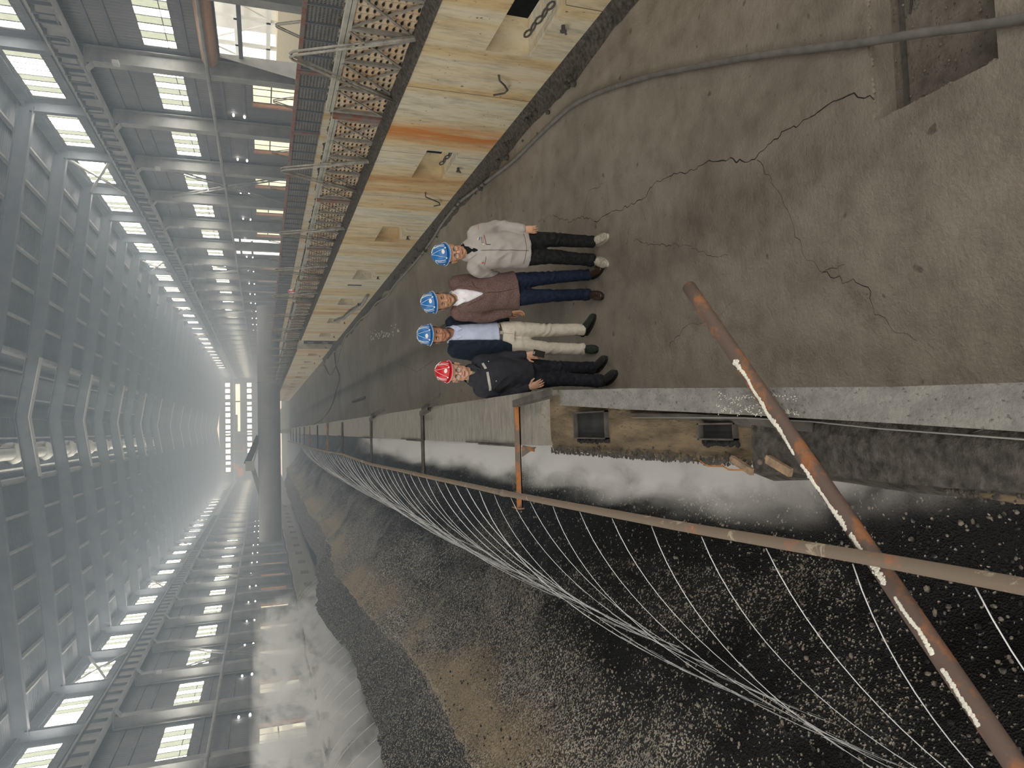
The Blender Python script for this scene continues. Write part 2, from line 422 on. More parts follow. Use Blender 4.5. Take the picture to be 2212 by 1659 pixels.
# side walls with openings: sheet strips around window rows
def wallstrips(name, x, label):
    b = MB(); rows = [(1.45, 3.42, 1.5, 3.6, 1), (6.28, 7.46, 1.5, 5.45, 1), (11.55, 12.85, .75, 5.5, 1)]
    zs = [0.0]
    for r in rows: zs += [r[0], r[1]]
    zs.append(13.6)
    for a, c_ in ((zs[0],zs[1]),(zs[2],zs[3]),(zs[4],zs[5]),(zs[6],zs[7])):
        if x > 0 and a == 0 or x > 0 and a == zs[2]:
            for (ya, yb) in ((Y0, 25.9), (31.1, 60.9), (66.2, Y1)):
                b.box(x, x+.06, ya, yb, a, c_)
            if a == zs[2]:
                for (ya, yb) in ((25.9, 31.1), (60.9, 66.2)): b.box(x, x+.06, ya, yb, 5.25, c_)
        else: b.box(x, x+.06, Y0, Y1, a, c_)
    for (z0, z1, ya, yb, _) in rows:
        for k, y in enumerate(FR[:-1]):
            lo = Y0 if k == 0 else y - 6 + yb
            if x > 0 and z1 < 4:
                s0, s1 = (y-6+yb, y+ya)
                if abs(y-31.5) < .1: s0 = 31.1
                if abs(y-25.5) < .1: s1 = 25.9
                if abs(y-61.5) < .1: s1 = 60.9+5.2; s0 = 66.1-5.2+.0; s0, s1 = 59.1, 60.9
                if abs(y-67.5) < .1: s0 = 66.2
                b.box(x, x+.06, s0, s1, z0, z1)
            else: b.box(x, x+.06, lo if k == 0 else y-6+yb, y+ya, z0, z1)
        b.box(x, x+.06, FR[-1]-6+yb, Y1, z0, z1)
    return tag(b.build(name, M['clad']), label, 'wall', kind='structure')
wr = wallstrips('wall_right', XR, 'corrugated grey shed wall on the right side')
wl = wallstrips('wall_left', XL-.06, 'corrugated grey shed wall on the left side')
# girts
gm = MB(); gm.box(-.09, 0, Y0, Y1, -.08, .08); gme = gm.mesh('girt', M['steel_dark'])
for z in (3.85, 4.75, 5.9, 8.5, 9.2, 11.2, 13.1):
    link('girt', gme, wr, (XR, 0, z)); link('girt', gme, wl, (XL+.09, 0, z))
# end wall
b = MB(); X_END = Y1
rows = [(0, 6.0), (7.1, 11.4), (12.6, 13.2)]
for a, c_ in rows: b.box(XL, XR, Y1, Y1+.1, a, c_)
for (z0, z1) in ((6.0, 7.1), (11.4, 12.6)):
    xs = [XL] + [v for i in range(15) for v in (-10.2+1.62*i, -10.2+1.62*i+1.05)] + [XR]
    for i in range(0, len(xs), 2): b.box(xs[i], xs[i+1], Y1, Y1+.1, z0, z1)
v = [b.bm.verts.new(p) for p in ((XL,Y1,13.2),(XR,Y1,13.2),(RIDGE+2.3,Y1,14.2),(RIDGE-2.3,Y1,14.2))]; b.bm.faces.new(v)
we = tag(b.build('wall_back', M['clad']), 'far end wall of the shed with two rows of small windows', 'wall', kind='structure')
for (x0, x1) in ((RIDGE+2.2, XR-1), (XL+1, RIDGE-2.6)):
    b = MB(); b.bar((x0,Y1-.3,roof_z(x0)-.1),(x1,Y1-.3,roof_z(x1)-.1),.1,.35); b.build('roof_gap', M['glow'], we)
b = MB(); b.box(.5, 13.2, Y1-.4, Y1-.2, 8.9, 9.5); b.box(5, 13.2, Y1-.4, Y1-.2, 9.5, 10.0); b.build('lit_panel', M['glow'], we)
b = MB()
for x in (-8.5, 0, 8.5): b.box(x-.2, x+.2, Y1-.6, Y1-.2, 0, 13)
b.box(XL, XR, Y1-.6, Y1-.2, 10.3, 10.7); b.build('end_frame', M['steel_grey'], we)
# windows ---------------------------------------------------------
nwin = [0]
def window_meshes(z0, z1, L, kind, side):
    fr = MB(); wh = MB(); gr = MB(); x0, x1 = (-.02, .05) if side > 0 else (-.05, .02)
    fr.box(x0, x1, -.04, 0, z0, z1); fr.box(x0, x1, L, L+.04, z0, z1); fr.box(x0, x1, 0, L, z0-.05, z0); fr.box(x0, x1, 0, L, z1, z1+.05)
    n = {'cl': 9, 'up': 7, 'lo': 3}[kind]; st = L/n
    for i in range(n):
        a, c_ = i*st+.03, (i+1)*st-.02
        tgt = wh if (i % 2 == 0 or (kind == 'cl' and i in (3,))) else gr
        if kind == 'lo': tgt = wh
        tgt.quad((0,a,z0),(0,c_,z0),(0,c_,z1),(0,a,z1))
        fr.box(x0, x1*.6, (i+1)*st-.025, (i+1)*st+.025, z0, z1) if i < n-1 else None
    if kind == 'lo': fr.box(x0, x1, 0, L, z0+1.15, z0+1.21)
    if kind == 'up': fr.box(x0, x1*.6, 0, L, z0+.28, z0+.31)
    return fr.mesh('window_frame', M['frame']), wh.mesh('pane', M['pane3'] if kind == 'lo' else M['pane']), (gr.mesh('fibreglass_panel', M['pane2']) if kind != 'lo' else None)
def add_windows(x, side, z0, z1, ya, yb, kind, nm):
    fm, wm, gm_ = window_meshes(z0, z1, yb-ya, kind, side)
    sm = None
    if kind == 'lo':
        s_ = MB(); s_.box(-.16 if side > 0 else -.02, .02 if side > 0 else .16, yb-ya+.04, yb-ya+.22, z0-.1, z1+.05); sm = s_.mesh('red_jamb', M['redsill'])
    for k, y in enumerate(FR[:-1]):
        if y < (25 if kind != 'lo' else 30): 
            if not (side < 0 or kind == 'cl'): continue
        if side > 0 and kind == 'lo' and (abs(y-25.5) < .1 or abs(y-61.5) < .1): continue
        nwin[0] += 1
        o = tag(link('window_%d' % nwin[0], fm, None, (x, y+ya, 0)), '%s on the %s wall in bay %s' % (nm, 'right' if side > 0 else 'left', ordw(k+1)), 'window', nm + 's', 'structure')
        link('pane', wm, o)
        if gm_: link('fibreglass_panel', gm_, o)
        if sm: tag(link('jamb', sm, o), 'red oxide jamb')
for x, sd in ((XR, 1), (XL, -1)):
    add_windows(x, sd, 1.45, 3.42, 1.5, 3.6, 'lo', 'low window')
    add_windows(x, sd, 6.28, 7.46, 1.5, 5.45, 'up', 'upper window')
    add_windows(x, sd, 11.55, 12.85, .75, 5.5, 'cl', 'clerestory window')
fe = MB(); fe.quad((0,0,0),(1.05,0,0),(1.05,0,1.1),(0,0,1.1)); fem = fe.mesh('pane', M['pane_far'])
for z0 in (6.0, 11.45):
    for i in range(15):
        nwin[0] += 1
        tag(link('window_%d' % nwin[0], fem, None, (-10.2+1.62*i, Y1-.02, z0)), 'small %s window in the far end wall, %s from the left' % ('lower' if z0 < 8 else 'upper', ordw(i+1)), 'window', 'end wall windows', 'structure')

# columns ---------------------------------------------------------
def column_meshes(side):
    web = MB(); fl = MB(); top = MB()
    s = side
    xi = 14.85 if s > 0 else -12.65; xo = (XR-.12) if s > 0 else (XL+.12)
    web.box(min(xi,xo), max(xi,xo), -.015, .015, 0, 9.66)
    fl.box(min(xi,xi-s*.03), max(xi,xi-s*.03), -.24, .24, 0, 9.35)
    fl.box(min(xo,xo-s*.03), max(xo,xo-s*.03), -.24, .24, 0, 9.66)
    fl.bar((xi,0,9.35),(xi-s*.32,0,9.62),.48,.03,(1,0,0)); fl.box(min(xo,xi-s*.4), max(xo,xi-s*.4), -.24, .24, 9.63, 9.67)
    xc = xo - s*.45
    top.box(min(xc,xo), max(xc,xo), -.012, .012, 9.67, 13.3); top.box(xc-.015, xc+.015, -.16, .16, 9.67, 13.1)
    return web.mesh('web', M['steel_grey']), fl.mesh('flange', M['steel_grey']), top.mesh('upper_shaft', M['steel_dark'])
cm = {1: column_meshes(1), -1: column_meshes(-1)}
lp = MB(); lp.box(-.06, .06, -.35, .02, -.12, .12); lpm = lp.mesh('flood_lamp', M['steel_pale'])
for s in (1, -1):
    n = 0
    for y in FR:
        if y < 24: continue
        n += 1
        o = tag(empty('steel_column', (0, y, 0)), 'grey steel crane column along the %s shed wall, %s from the near end' % ('right' if s > 0 else 'left', ordw(n)), 'column', 'crane columns on the %s' % ('right' if s > 0 else 'left'), 'structure')
        for nm, me in zip(('web','flange','upper_shaft'), cm[s]): link(nm, me, o)
        if n % 2 == 0 and n < 16:
            l = tag(link('flood_lamp', lpm, None, ((14.75 if s > 0 else -12.55), y-.25, 8.5)), 'small pale lamp box on the %s %s column' % (ordw(n), 'right' if s > 0 else 'left'), 'lamp', 'lamp boxes on the columns')
# crane girders
for s in (1, -1):
    xc = 14.75 if s > 0 else -12.55
    b = MB(); b.box(xc-.012, xc+.012, Y0, Y1, 9.7, 10.45); b.box(xc-.2, xc+.2, Y0, Y1, 9.67, 9.71); b.box(xc-.2, xc+.2, Y0, Y1, 10.45, 10.5); b.box(xc-.04, xc+.04, Y0, Y1, 10.5, 10.62)
    g = tag(b.build('crane_girder', M['steel_grey']), 'long riveted crane girder resting on the %s columns' % ('right' if s > 0 else 'left'), 'crane girder', kind='structure')
    st = MB(); 
    y = 20.0
    while y < 120:
        st.box(xc-.14, xc+.14, y-.012, y+.012, 9.7, 10.45); y += 1.2
    st.build('stiffener', M['steel_dark'], g)
    wk = MB(); xo = xc + s*.9
    wk.box(min(xc,xo)+.1, max(xc,xo)-.1, Y0, Y1, 10.38, 10.42)
    if s > 0:
        y = 20.0
        while y < 130:
            for q in (0, .5): wk.bar((xc-.25,y+q,10.4),(xo,y+q,10.4),.05,.1)
            wk.bar((xc-.28,y,9.75),(xc-.28,y+.55,9.75),.05,.05); wk.bar((xc-.28,y,9.75),(xc-.28,y,10.45),.05,.05); wk.bar((xc-.28,y+.55,9.75),(xc-.28,y+.55,10.45),.05,.05)
            y += 1.5
    wk.build('service_walkway', M['steel_dark'], g)
# diagonal lattice braces in every fifth bay
def lattice(side):
    o = MB(); x = 15.1 if side > 0 else -12.95
    rl_ = MB()
    for (a, c_) in (((0,1.4),(6,8.7)),((0,8.7),(6,1.4))):
        for dz in (-.28, .28):
            rl_.bar((x,a[0]+.2,a[1]+dz),(x,c_[0]-.2,c_[1]+dz),.07,.07)
        for i in range(9):
            q = (i+.5)/9; yy = a[0]+.2+(c_[0]-.4-a[0])*q; z = a[1]+(c_[1]-a[1])*q
            rl_.bar((x,yy,z-.28),(x,yy,z+.28),.05,.04)
    return rl_.mesh('lattice_brace', M['steel_grey'])
ub = MB(); ub.bar((15.1,.2,11.0),(15.1,5.8,13.0),.1,.14); ub.bar((15.1,.2,13.0),(15.1,5.8,11.0),.1,.14)
ubm = ub.mesh('upper_brace', M['steel_pale'])
for s in (1, -1):
    lm = lattice(s)
    for j, y in enumerate((43.5, 67.5, 91.5, 115.5)):
        o = tag(link('lattice_brace', lm, None, (0, y, 0)), 'crossed lattice brace between %s shed columns, %s from the near end' % ('right' if s > 0 else 'left', ordw(j+1)), 'brace', 'lattice braces', 'structure')
        link('upper_brace', ubm, o, (0 if s > 0 else -28.05, 0, 0))
# long conduits along the columns
for s, x, z in ((1, 14.75, 5.12), (-1, -12.5, 5.3)):
    b = MB(); b.tube([(x, Y0+k*6, z + (0 if k % 2 else .02)) for k in range(30)], .075, 8)
    tag(b.build('conduit_pipe', M['steel_grey']), 'thin grey pipe running level along the %s row of columns' % ('right' if s > 0 else 'left'), 'pipe')
# pale ventilation duct in the ridge opening
b = MB(); b.tube([(-.75, Y0, RZ+1.25), (-.75, 120, RZ+1.25)], .38, 16); dct = tag(b.build('ventilation_duct', M['duct']), 'pale ribbed ventilation duct running inside the ridge opening', 'duct')
fm_ = MB(); fm_.tube([(0,-.42,0),(0,-.2,0),(0,.2,0),(0,.42,0)], [.45,.62,.62,.45], 20); fmm = fm_.mesh('drum', M['duct'])
for k in range(13): link('drum', fmm, dct, (-.75, 41+k*6, RZ+1.25))
for z, x in ((RZ+1.0, -1.6), (RZ+1.0, .1)):
    b = MB(); b.box(x-.05, x+.05, Y0, 130, z-.05, z+.05); b.build('duct_rail', M['steel_pale'], dct)
# small bright lamps / gaps dotted on the wall girts
spk = MB(); spk.ball((0,0,0), (.05,.16,.05), 8, 6)
spm = spk.mesh('wall_lamp', M['pane_far'])
n = 0
for y in FR[6:24]:
    for s, x in ((1, XR-.12), (-1, XL+.12)):
        for z, dy in ((4.35, 5.35), (3.85, 5.45)):
            n += 1
            tag(link('wall_lamp', spm, None, (x, y+dy-.25, z)), 'small lit wall lamp in bay %s of the %s wall, %s one' % (ordw(int((y-25.5)/6)), 'right' if s > 0 else 'left', 'upper' if z > 4 else 'lower'), 'lamp', 'wall lamps')
# door openings at the right: outside view
dr = tag(empty('door_1', (XR, 28.5, 0)), 'wide open doorway in the right shed wall', 'door', kind='structure')
b = MB(); b.tube([(-.25,-2.5,5.05),(-.25,2.5,5.05)], .32, 16); b.build('roll_shutter', m_rust('shutter_roll', (.35,.22,.14), (.50,.26,.14), .5, None, 4, (1,6,1)), dr)
b = MB(); b.box(-.06,.06,-2.62,-2.5,0,5.2); b.box(-.06,.06,2.5,2.62,0,5.2); b.build('door_frame', M['steel_pale'], dr)
b = MB(); b.quad((-.03,2.45,5.1),(-.9,2.45,0.4),(.05,2.45,0.4),(.05,2.45,5.1)); b.build('hanging_sheet', M['steel_pale'], dr)
out = tag(empty('outbuilding', (24, 34, 0)), 'sunlit white steel structure outside the open right doorway', 'building')
b = MB(); b.box(-.3, 6, -16, 14, 0, 2.1); b.build('cream_wall', M['cream'], out)
b = MB()
for z in (2.6, 4.4, 6.4): b.box(-.1,.1,-16,14,z-.12,z+.12)
for y in range(-15, 14, 3): b.box(-.1,.1,y-.1,y+.1,2,9)
for y in range(-15, 12, 6): b.bar((0,y,2.2),(0,y+3,6.4),.08,.08); b.bar((0,y+6,2.2),(0,y+3,6.4),.08,.08)
b.build('steel_frame', M['white_out'], out)
b = MB(); b.box(2, 6, -16, 14, 2.1, 9); b.build('white_wall', M['white_out'], out)

# ------------------------------------------------------------------ floor, ground, concrete walls
XW = 3.85                     # inner face of the right concrete wall
FE = 0.27                     # walkway edge at the left wall
b = MB()
hx0, hx1, hy0, hy1 = 1.58, 3.05, 2.24, 2.95
ys = [Y0, hy0, hy1, Y1]
FL = .03
b.box(FL, XW+.4, Y0, hy0, -.5, 0); b.box(FL, XW+.4, hy1, Y1, -.5, 0)
b.box(FL, hx0, hy0, hy1, -.5, 0); b.box(hx1, XW+.4, hy0, hy1, -.5, 0)
floor = tag(b.build('floor', M['floor']), 'wide sooty concrete walkway floor', 'floor', kind='structure')
b = MB(); b.box(hx0-.01, hx1+.01, hy0-.01, hy1+.01, -.5, -.18); b.build('sunken_patch', m_dust_concrete('patch_dirt_shade', (.12,.105,.085), (.20,.178,.148), st=(2,2,2)), floor)  # darker dirt colour, put in to deepen the shading of the recess
# broken lip round the sunken patch
b = MB()
for i in range(60):
    a = random.random(); r = random.uniform(.006,.02); b.ico((hx0-.004+.02*noise.noise(Vector((a*9,0,0))), hy0+(hy1-hy0)*a, -.012-r*.6), (r, r, r*.8), 1)
    a = random.random(); b.ico((hx0+(hx1-hx0)*a, hy1+.004, -.014-r*.6), (r*1.3, r, r*.8), 1)
for i in range(160):
    r = random.uniform(.002,.009); b.ico((random.uniform(hx0, hx1), random.uniform(hy0, hy1), -.168), (r, r, r*.6), 1)
b.build('broken_lip', M['floor'], floor)
b = MB(); b.box(1.60, 3.0, 2.86, 2.885, -.18, -.165); b.tube([(2.15,2.82,-.17),(2.6,2.70,-.165),(3.0,2.66,-.165)], .006, 6); b.build('sunken_rod', M['rebar'], floor)
# cracks
def crack(pts, w0, seed=0):
    b = MB(); P = []
    for i in range(len(pts)-1):
        a = Vector((*pts[i], 0)); c_ = Vector((*pts[i+1], 0)); n = max(2, int((c_-a).length/.03))
        for k in range(n):
            q = a.lerp(c_, k/n); s_ = (q.x*7+seed, q.y*7, 0)
            q = q + Vector((noise.noise(Vector(s_)*2.3)*.035, noise.noise(Vector(s_)*2.3+Vector((9,9,9)))*.035, 0)); P.append(q)
    for i in range(len(P)-1):
        t_ = (P[i+1]-P[i]); 
        if t_.length < 1e-5: continue
        t_.normalize(); sd = Vector((-t_.y, t_.x, 0)); u = i/len(P)
        wd = w0*.55*(.35+.9*abs(noise.noise(P[i]*5)))*(1-.5*u)
        b.quad(P[i]-sd*wd+Vector((0,0,.0015)), P[i+1]-sd*wd+Vector((0,0,.0015)), P[i+1]+sd*wd+Vector((0,0,.0015)), P[i]+sd*wd+Vector((0,0,.0015)))
    return b.build('crack', M['crack'], floor)
crack([(1.7,2.93),(1.79,3.05),(1.83,3.22),(1.80,3.37),(1.81,3.61),(1.79,3.79),(1.73,3.93),(1.84,4.23),(1.91,4.45),(1.92,4.70),(1.98,4.96),(2.0,5.25),(1.93,5.41),(1.95,5.75),(2.01,6.12),(1.98,6.33),(2.12,6.64),(2.17,7.0),(2.39,7.5),(2.43,7.94)], .011)
crack([(1.61,5.61),(1.47,5.22),(1.35,4.74),(1.19,4.45),(1.16,4.23)], .006, 3)
crack([(1.72,3.89),(1.39,3.68),(1.22,3.61),(.96,3.51),(.86,3.36),(.87,3.18)], .005, 5)
crack([(.86,3.36),(.8,3.29),(.71,3.06),(.64,3.02),(.54,3.01),(.47,2.92),(.33,2.73)], .005, 8)
crack([(2.12,6.64),(2.35,6.5),(2.3,6.1),(2.02,6.05)], .005, 11)
crack([(1.0,7.4),(1.1,8.2),(1.0,9.1),(1.25,10.2),(1.2,11.4)], .008, 13)
crack([(.6,5.1),(.75,4.8),(.7,4.5),(.85,4.2)], .004, 17)
crack([(.9,12.5),(1.3,13.6),(1.2,15.2),(1.6,17.5)], .012, 19)
# dark strip with crumbs, painting the shadow along the foot of the right wall
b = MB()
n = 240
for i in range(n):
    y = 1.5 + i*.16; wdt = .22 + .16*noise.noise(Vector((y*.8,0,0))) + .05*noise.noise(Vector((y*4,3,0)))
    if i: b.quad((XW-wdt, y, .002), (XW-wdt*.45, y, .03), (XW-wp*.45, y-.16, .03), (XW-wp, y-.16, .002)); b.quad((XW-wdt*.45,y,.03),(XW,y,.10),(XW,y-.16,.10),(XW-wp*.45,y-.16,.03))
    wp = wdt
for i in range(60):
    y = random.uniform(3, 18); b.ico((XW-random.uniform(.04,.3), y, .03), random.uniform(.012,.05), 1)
tag(b.build('shade_rubble_strip', M['rubble']), 'strip of crumbs added as dark shadow along the foot of the right wall', 'rubble', kind='stuff')

# right concrete wall with square openings (module 3.9 m)
def pierced_wall(x0, x1, ztop, zb, ylo, yhi, oy, gaps=()):
    b = MB(); zo0, zo1, wd = .47, .95, 1.13; k = 0
    cuts = []
    y = oy - 3.9*10
    while y < yhi:
        if y > ylo and not any(g0-1.2 < y < g1 for g0, g1 in gaps): cuts.append((y, y+wd))
        y += 3.9
    segs = []; cur = ylo
    for g0, g1 in list(gaps) + [(yhi, yhi)]:
        segs.append((cur, g0)); cur = g1
    for (a, c_) in segs:
        cs = [q for q in cuts if a < q[0] < c_]
        b.box(x0, x1, a, c_, zb, zo0); b.box(x0, x1, a, c_, zo1, ztop)
        p = a
        for q in cs: b.box(x0, x1, p, q[0], zo0, zo1); p = q[1]
        b.box(x0, x1, p, c_, zo0, zo1)
    return b
b = pierced_wall(XW, XW+.42, 1.60, -2.5, Y0, 94, 9.60, ((31.6, 34.9),))
w1 = tag(b.build('wall_walkway_right', M['wallc']), 'pale rust-streaked concrete wall with square openings right of the walkway', 'wall', kind='structure')
b = MB()     # dusty sloped ledge on top
n = 420; prev = None
for i in range(n):
    y = 1.0 + i*.22; wv = .02*noise.noise(Vector((y*3,1,0))) + .02*noise.noise(Vector((y*9,5,0)))
    row = [(XW-.02+wv*.6, y, 1.585), (XW+.03+wv, y, 1.63+wv*.6), (XW+.14, y, 1.665+wv), (XW+.3, y, 1.63), (XW+.45, y, 1.58)]
    if prev and not (31.6 < y < 35.2):
        for k in range(4): b.quad(prev[k], prev[k+1], row[k+1], row[k])
    prev = row
b.build('dust_ledge', M['rubble'], w1)
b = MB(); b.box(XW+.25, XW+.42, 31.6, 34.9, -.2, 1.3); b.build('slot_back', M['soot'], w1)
for yy in (32.1, 33.7):
    b = MB(); b.box(XW+.2, XW+.26, yy, yy+.7, .25, .5); b.box(XW+.2, XW+.26, yy, yy+.7, .9, 1.15); b.build('slot_box', M['steel_dark'], w1)
# bent bars and bolts sticking from the wall
def bent(pts, i, lab):
    b = MB(); b.tube(pts, .011, 6); tag(b.build('rebar_hook', M['rebar']), lab, 'rebar', 'bent bars in the right wall')
bent([(XW,7.28,.66),(XW-.05,7.31,.64),(XW-.06,7.38,.56),(XW-.06,7.48,.49),(XW-.06,7.56,.50),(XW-.05,7.66,.60)], 0, 'bent dark reinforcing bar sticking out of the right wall, the nearer one')
bent([(XW,11.35,.60),(XW-.05,11.45,.57),(XW-.06,11.55,.42),(XW-.06,11.65,.30),(XW-.06,11.78,.25),(XW-.05,11.9,.33)], 1, 'bent dark reinforcing bar low on the right wall, the farther one')
for k in range(10):
    y = 6.18 + 3.97*k if k else 6.18
    b = MB(); b.tube([(0,0,0),(-.05,0,0)], .02, 8); b.tube([(-.05,0,0),(-.062,0,0)], .035, 8); b.bar((-.055,-.03,0),(-.055,.05,-.05),.01,.02)
    tag(b.build('anchor_bolt', M['rebar'], None, (XW, y, .36)), 'small rusted anchor bolt under the %s wall opening' % ordw(k+1), 'bolt', 'anchor bolts in the right wall')
b = MB(); b.box(XW-.012, XW, 19.2, 19.32, .62, .98); tag(b.build('steel_strip', M['darkbar']), 'thin dark upright strip on the right wall between two openings', 'strip')
b = MB(); b.tube([(XW-.05,20.5,.30),(XW-.1,21.9,.28),(XW-.14,23.2,.52),(XW-.1,24.6,.55),(XW-.05,25.4,.75)], .045, 8)
tag(b.build('leaning_pipe', M['steel_grey']), 'grey pipe leaning low along the right wall below the openings', 'pipe')
# loose chain lying in the nearest openings
for k, y in enumerate((6.0, 9.75)):
    b = MB(); 
    for j in range(5):
        a = PI/2*(j % 2); c0 = Vector((XW+.14, y+.12+j*.13, .50+.01*j))
        b.tube([c0+Vector((math.sin(a)*.03*math.cos(q), .07*math.sin(q), math.cos(a)*.03*math.cos(q)+.01)) for q in [2*PI*i/10 for i in range(11)]], .011, 6)
    tag(b.build('chain', M['rebar']), 'sooty chain lying inside the %s square opening of the right wall' % ('nearest' if k == 0 else 'second'), 'chain')

# left concrete wall (pit side), low top under the photographer
b = MB(); b.box(-.16, FE-.02, 4.95, 94, -3, 1.2); w2 = tag(b.build('wall_walkway_left', M['dust']), 'low concrete wall between walkway and slag pit', 'wall', kind='structure')
b = MB()
n = 46; rows_ = []
for i in range(n):
    y = -2 + (6.98)*i/(n-1); e = -.20 - .05*max(0, min(1, (2.6-y)/1.0)) - .035*noise.noise(Vector((y*2.2,0,0)))
    z = 1.13 + .012*noise.noise(Vector((y*6,2,0)))
    xr_ = min(.235, .0 + .043*max(0, y)) if y > 1.3 else .05
    rows_.append([(e-.02,y,-3),(e-.02,y,z-.14),(e,y,z-.03),(e+.07,y,z),(.0,y,z+.005),(xr_,y,z),(xr_,y,-3)])
for r0, r1 in zip(rows_, rows_[1:]):
    for k in range(6): b.quad(r0[k], r0[k+1], r1[k+1], r1[k])
nb = b.build('worn_wall_end', M['brownc'], w2)
# soot-caked lip
L_ = []
for i in range(1500):
    y = random.uniform(.5, 4.95); x = -.215 - .05*max(0, min(1, (2.6-y))) + abs(random.gauss(0, .022))
    if y < 2.6: x += random.uniform(0, .20)*random.random()
    r = random.uniform(.002,.009); L_.append((x, y, 1.13+r*.3, r*random.uniform(.7,1.6), r*random.uniform(.7,1.6), r*.7))
tag(rocks('rubble', L_, M['rubble']), 'crumbled soot and grit on the near end of the left wall', 'rubble', kind='stuff')
b = MB(); rr = []
for i in range(40):
    y = -2 + 4.6*i/39; x0 = -.27 - .03*noise.noise(Vector((y*2,4,0)))
    rr.append([(x0, y, 1.05), (x0+.04, y, 1.15+.012*noise.noise(Vector((y*7,1,0)))), (-.12, y, 1.16+.015*noise.noise(Vector((y*6,3,0)))), (-.02, y, 1.15), (.05, y, 1.13)])
for r0, r1 in zip(rr, rr[1:]):
    for k in range(4): b.quad(r0[k], r0[k+1], r1[k+1], r1[k])
tag(b.build('rubble_bed', M['rubble']), 'bed of dark grit covering the near part of the left wall top', 'rubble', kind='stuff')
# socket boxes cast into the wall top
for k, (ya, yb, xa, xb) in enumerate(((4.0, 4.44, -.105, .07), (2.72, 2.98, -.10, -.02))):
    o = tag(empty('steel_socket', ((xa+xb)/2, (ya+yb)/2, 1.14)), 'square steel socket box set in the wall top, %s' % ('the farther and larger one' if k == 0 else 'the nearer half-buried one'), 'socket box')
    W_, L_ = (xb-xa)/2, (yb-ya)/2
    b = MB(); t_ = .008
    b.box(-W_, -W_+t_, -L_, L_, -.02, .035); b.box(W_-t_, W_, -L_, L_, -.02, .035); b.box(-W_, W_, L_-t_, L_, -.02, .035); b.box(-W_, W_, -L_, -L_+t_, -.02, .02)
    b.build('rim', M['darkbar'], o)
    b = MB(); b.box(-W_+t_, W_-t_, -L_+t_, L_-t_, -.02, .006); b.build('well', M['soot'], o)
    b = MB()
    for i in range(26): b.ico((-W_-.012+random.gauss(0,.006), -L_+2*L_*i/25, .0), (.016,.014,.012), 1)
    b.build('soot_crust', M['soot'], o)
# streaked steel plate / beam lying on the right-hand edge of the wall top
o = tag(empty('steel_beam', (0,0,0)), 'long streaked grey steel beam lying along the walkway side of the wall top', 'beam')
P_r = [(.229,4.57),(.185,3.6),(.146,2.89),(.087,1.82),(.072,1.35),(.06,-.5)]
P_l = [(.125,4.60),(.067,3.63),(.03,2.89),(-.032,1.83),(-.063,1.36),(-.10,-.5)]
b = MB()
for i in range(len(P_r)-1):
    (a, c_), (d, e_) = (P_r[i], P_r[i+1]), (P_l[i], P_l[i+1])
    for z0, z1 in ((1.185, 1.2),):
        v = [b.bm.verts.new(p) for p in ((d[0],d[1],z1),(a[0],a[1],z1),(c_[0],c_[1],z1),(e_[0],e_[1],z1),(d[0],d[1],z0),(a[0],a[1],z0),(c_[0],c_[1],z0),(e_[0],e_[1],z0))]
        for q in ((0,1,2,3),(4,7,6,5),(0,3,7,4),(1,5,6,2),(0,4,5,1),(3,2,6,7)): b.bm.faces.new([v[k] for k in q])
b.build('top_flange', M['slab'], o)
b = MB()
for i in range(len(P_r)-1):
    m0 = ((P_r[i][0]*.6+P_l[i][0]*.4), P_r[i][1]); m1 = ((P_r[i+1][0]*.6+P_l[i+1][0]*.4), P_r[i+1][1])
    b.bar((m0[0],m0[1],1.16),(m1[0],m1[1],1.16),.012,.055)
b.build('web', M['darkbar'], o)
o = tag(empty('bent_plate', (0,0,0)), 'dark bent steel plate splaying out from under the streaked beam', 'plate')
b = MB(); pl = [((.045,3.70,1.185),(.035,3.70,1.15)),((.03,3.1,1.185),(.0,3.15,1.14)),((.0,2.5,1.185),(-.045,2.6,1.14)),((-.02,2.2,1.185),(-.085,2.25,1.14))]
for (p0, p1), (q0, q1) in zip(pl, pl[1:]): b.quad(p0, q0, q1, p1); b.quad(*[(x_, y_, z_-.006) for x_, y_, z_ in (p0, q0, q1, p1)])
b.build('plate_sheet', M['darkbar'], o)
b = MB(); b.tube([(.02,3.6,1.187),(-.0,2.6,1.187),(-.022,2.2,1.187),(-.05,1.9,1.175),(-.09,1.3,1.17)], .003, 6); b.build('lip', M['steel_grey'], o)
L_ = []
for i in range(420):
    if noise.noise(Vector((i*.37, 2, 0))) > .1: continue
    y = random.uniform(2.25, 2.78); q = (y-2.25)/.53; k_ = noise.noise(Vector((y*7, i % 3, 0)))
    x = (.012 + .035*q + .05*k_) if i % 3 else (.07+.03*q+.02*k_)
    x += random.gauss(0, .006); r = random.uniform(.0008,.0026); L_.append((x, y, 1.2003, r, r*1.6, .0006))
sc_ = rocks('white_deposit', L_, M['scale_white']); sc_.parent = bpy.data.objects['steel_beam']
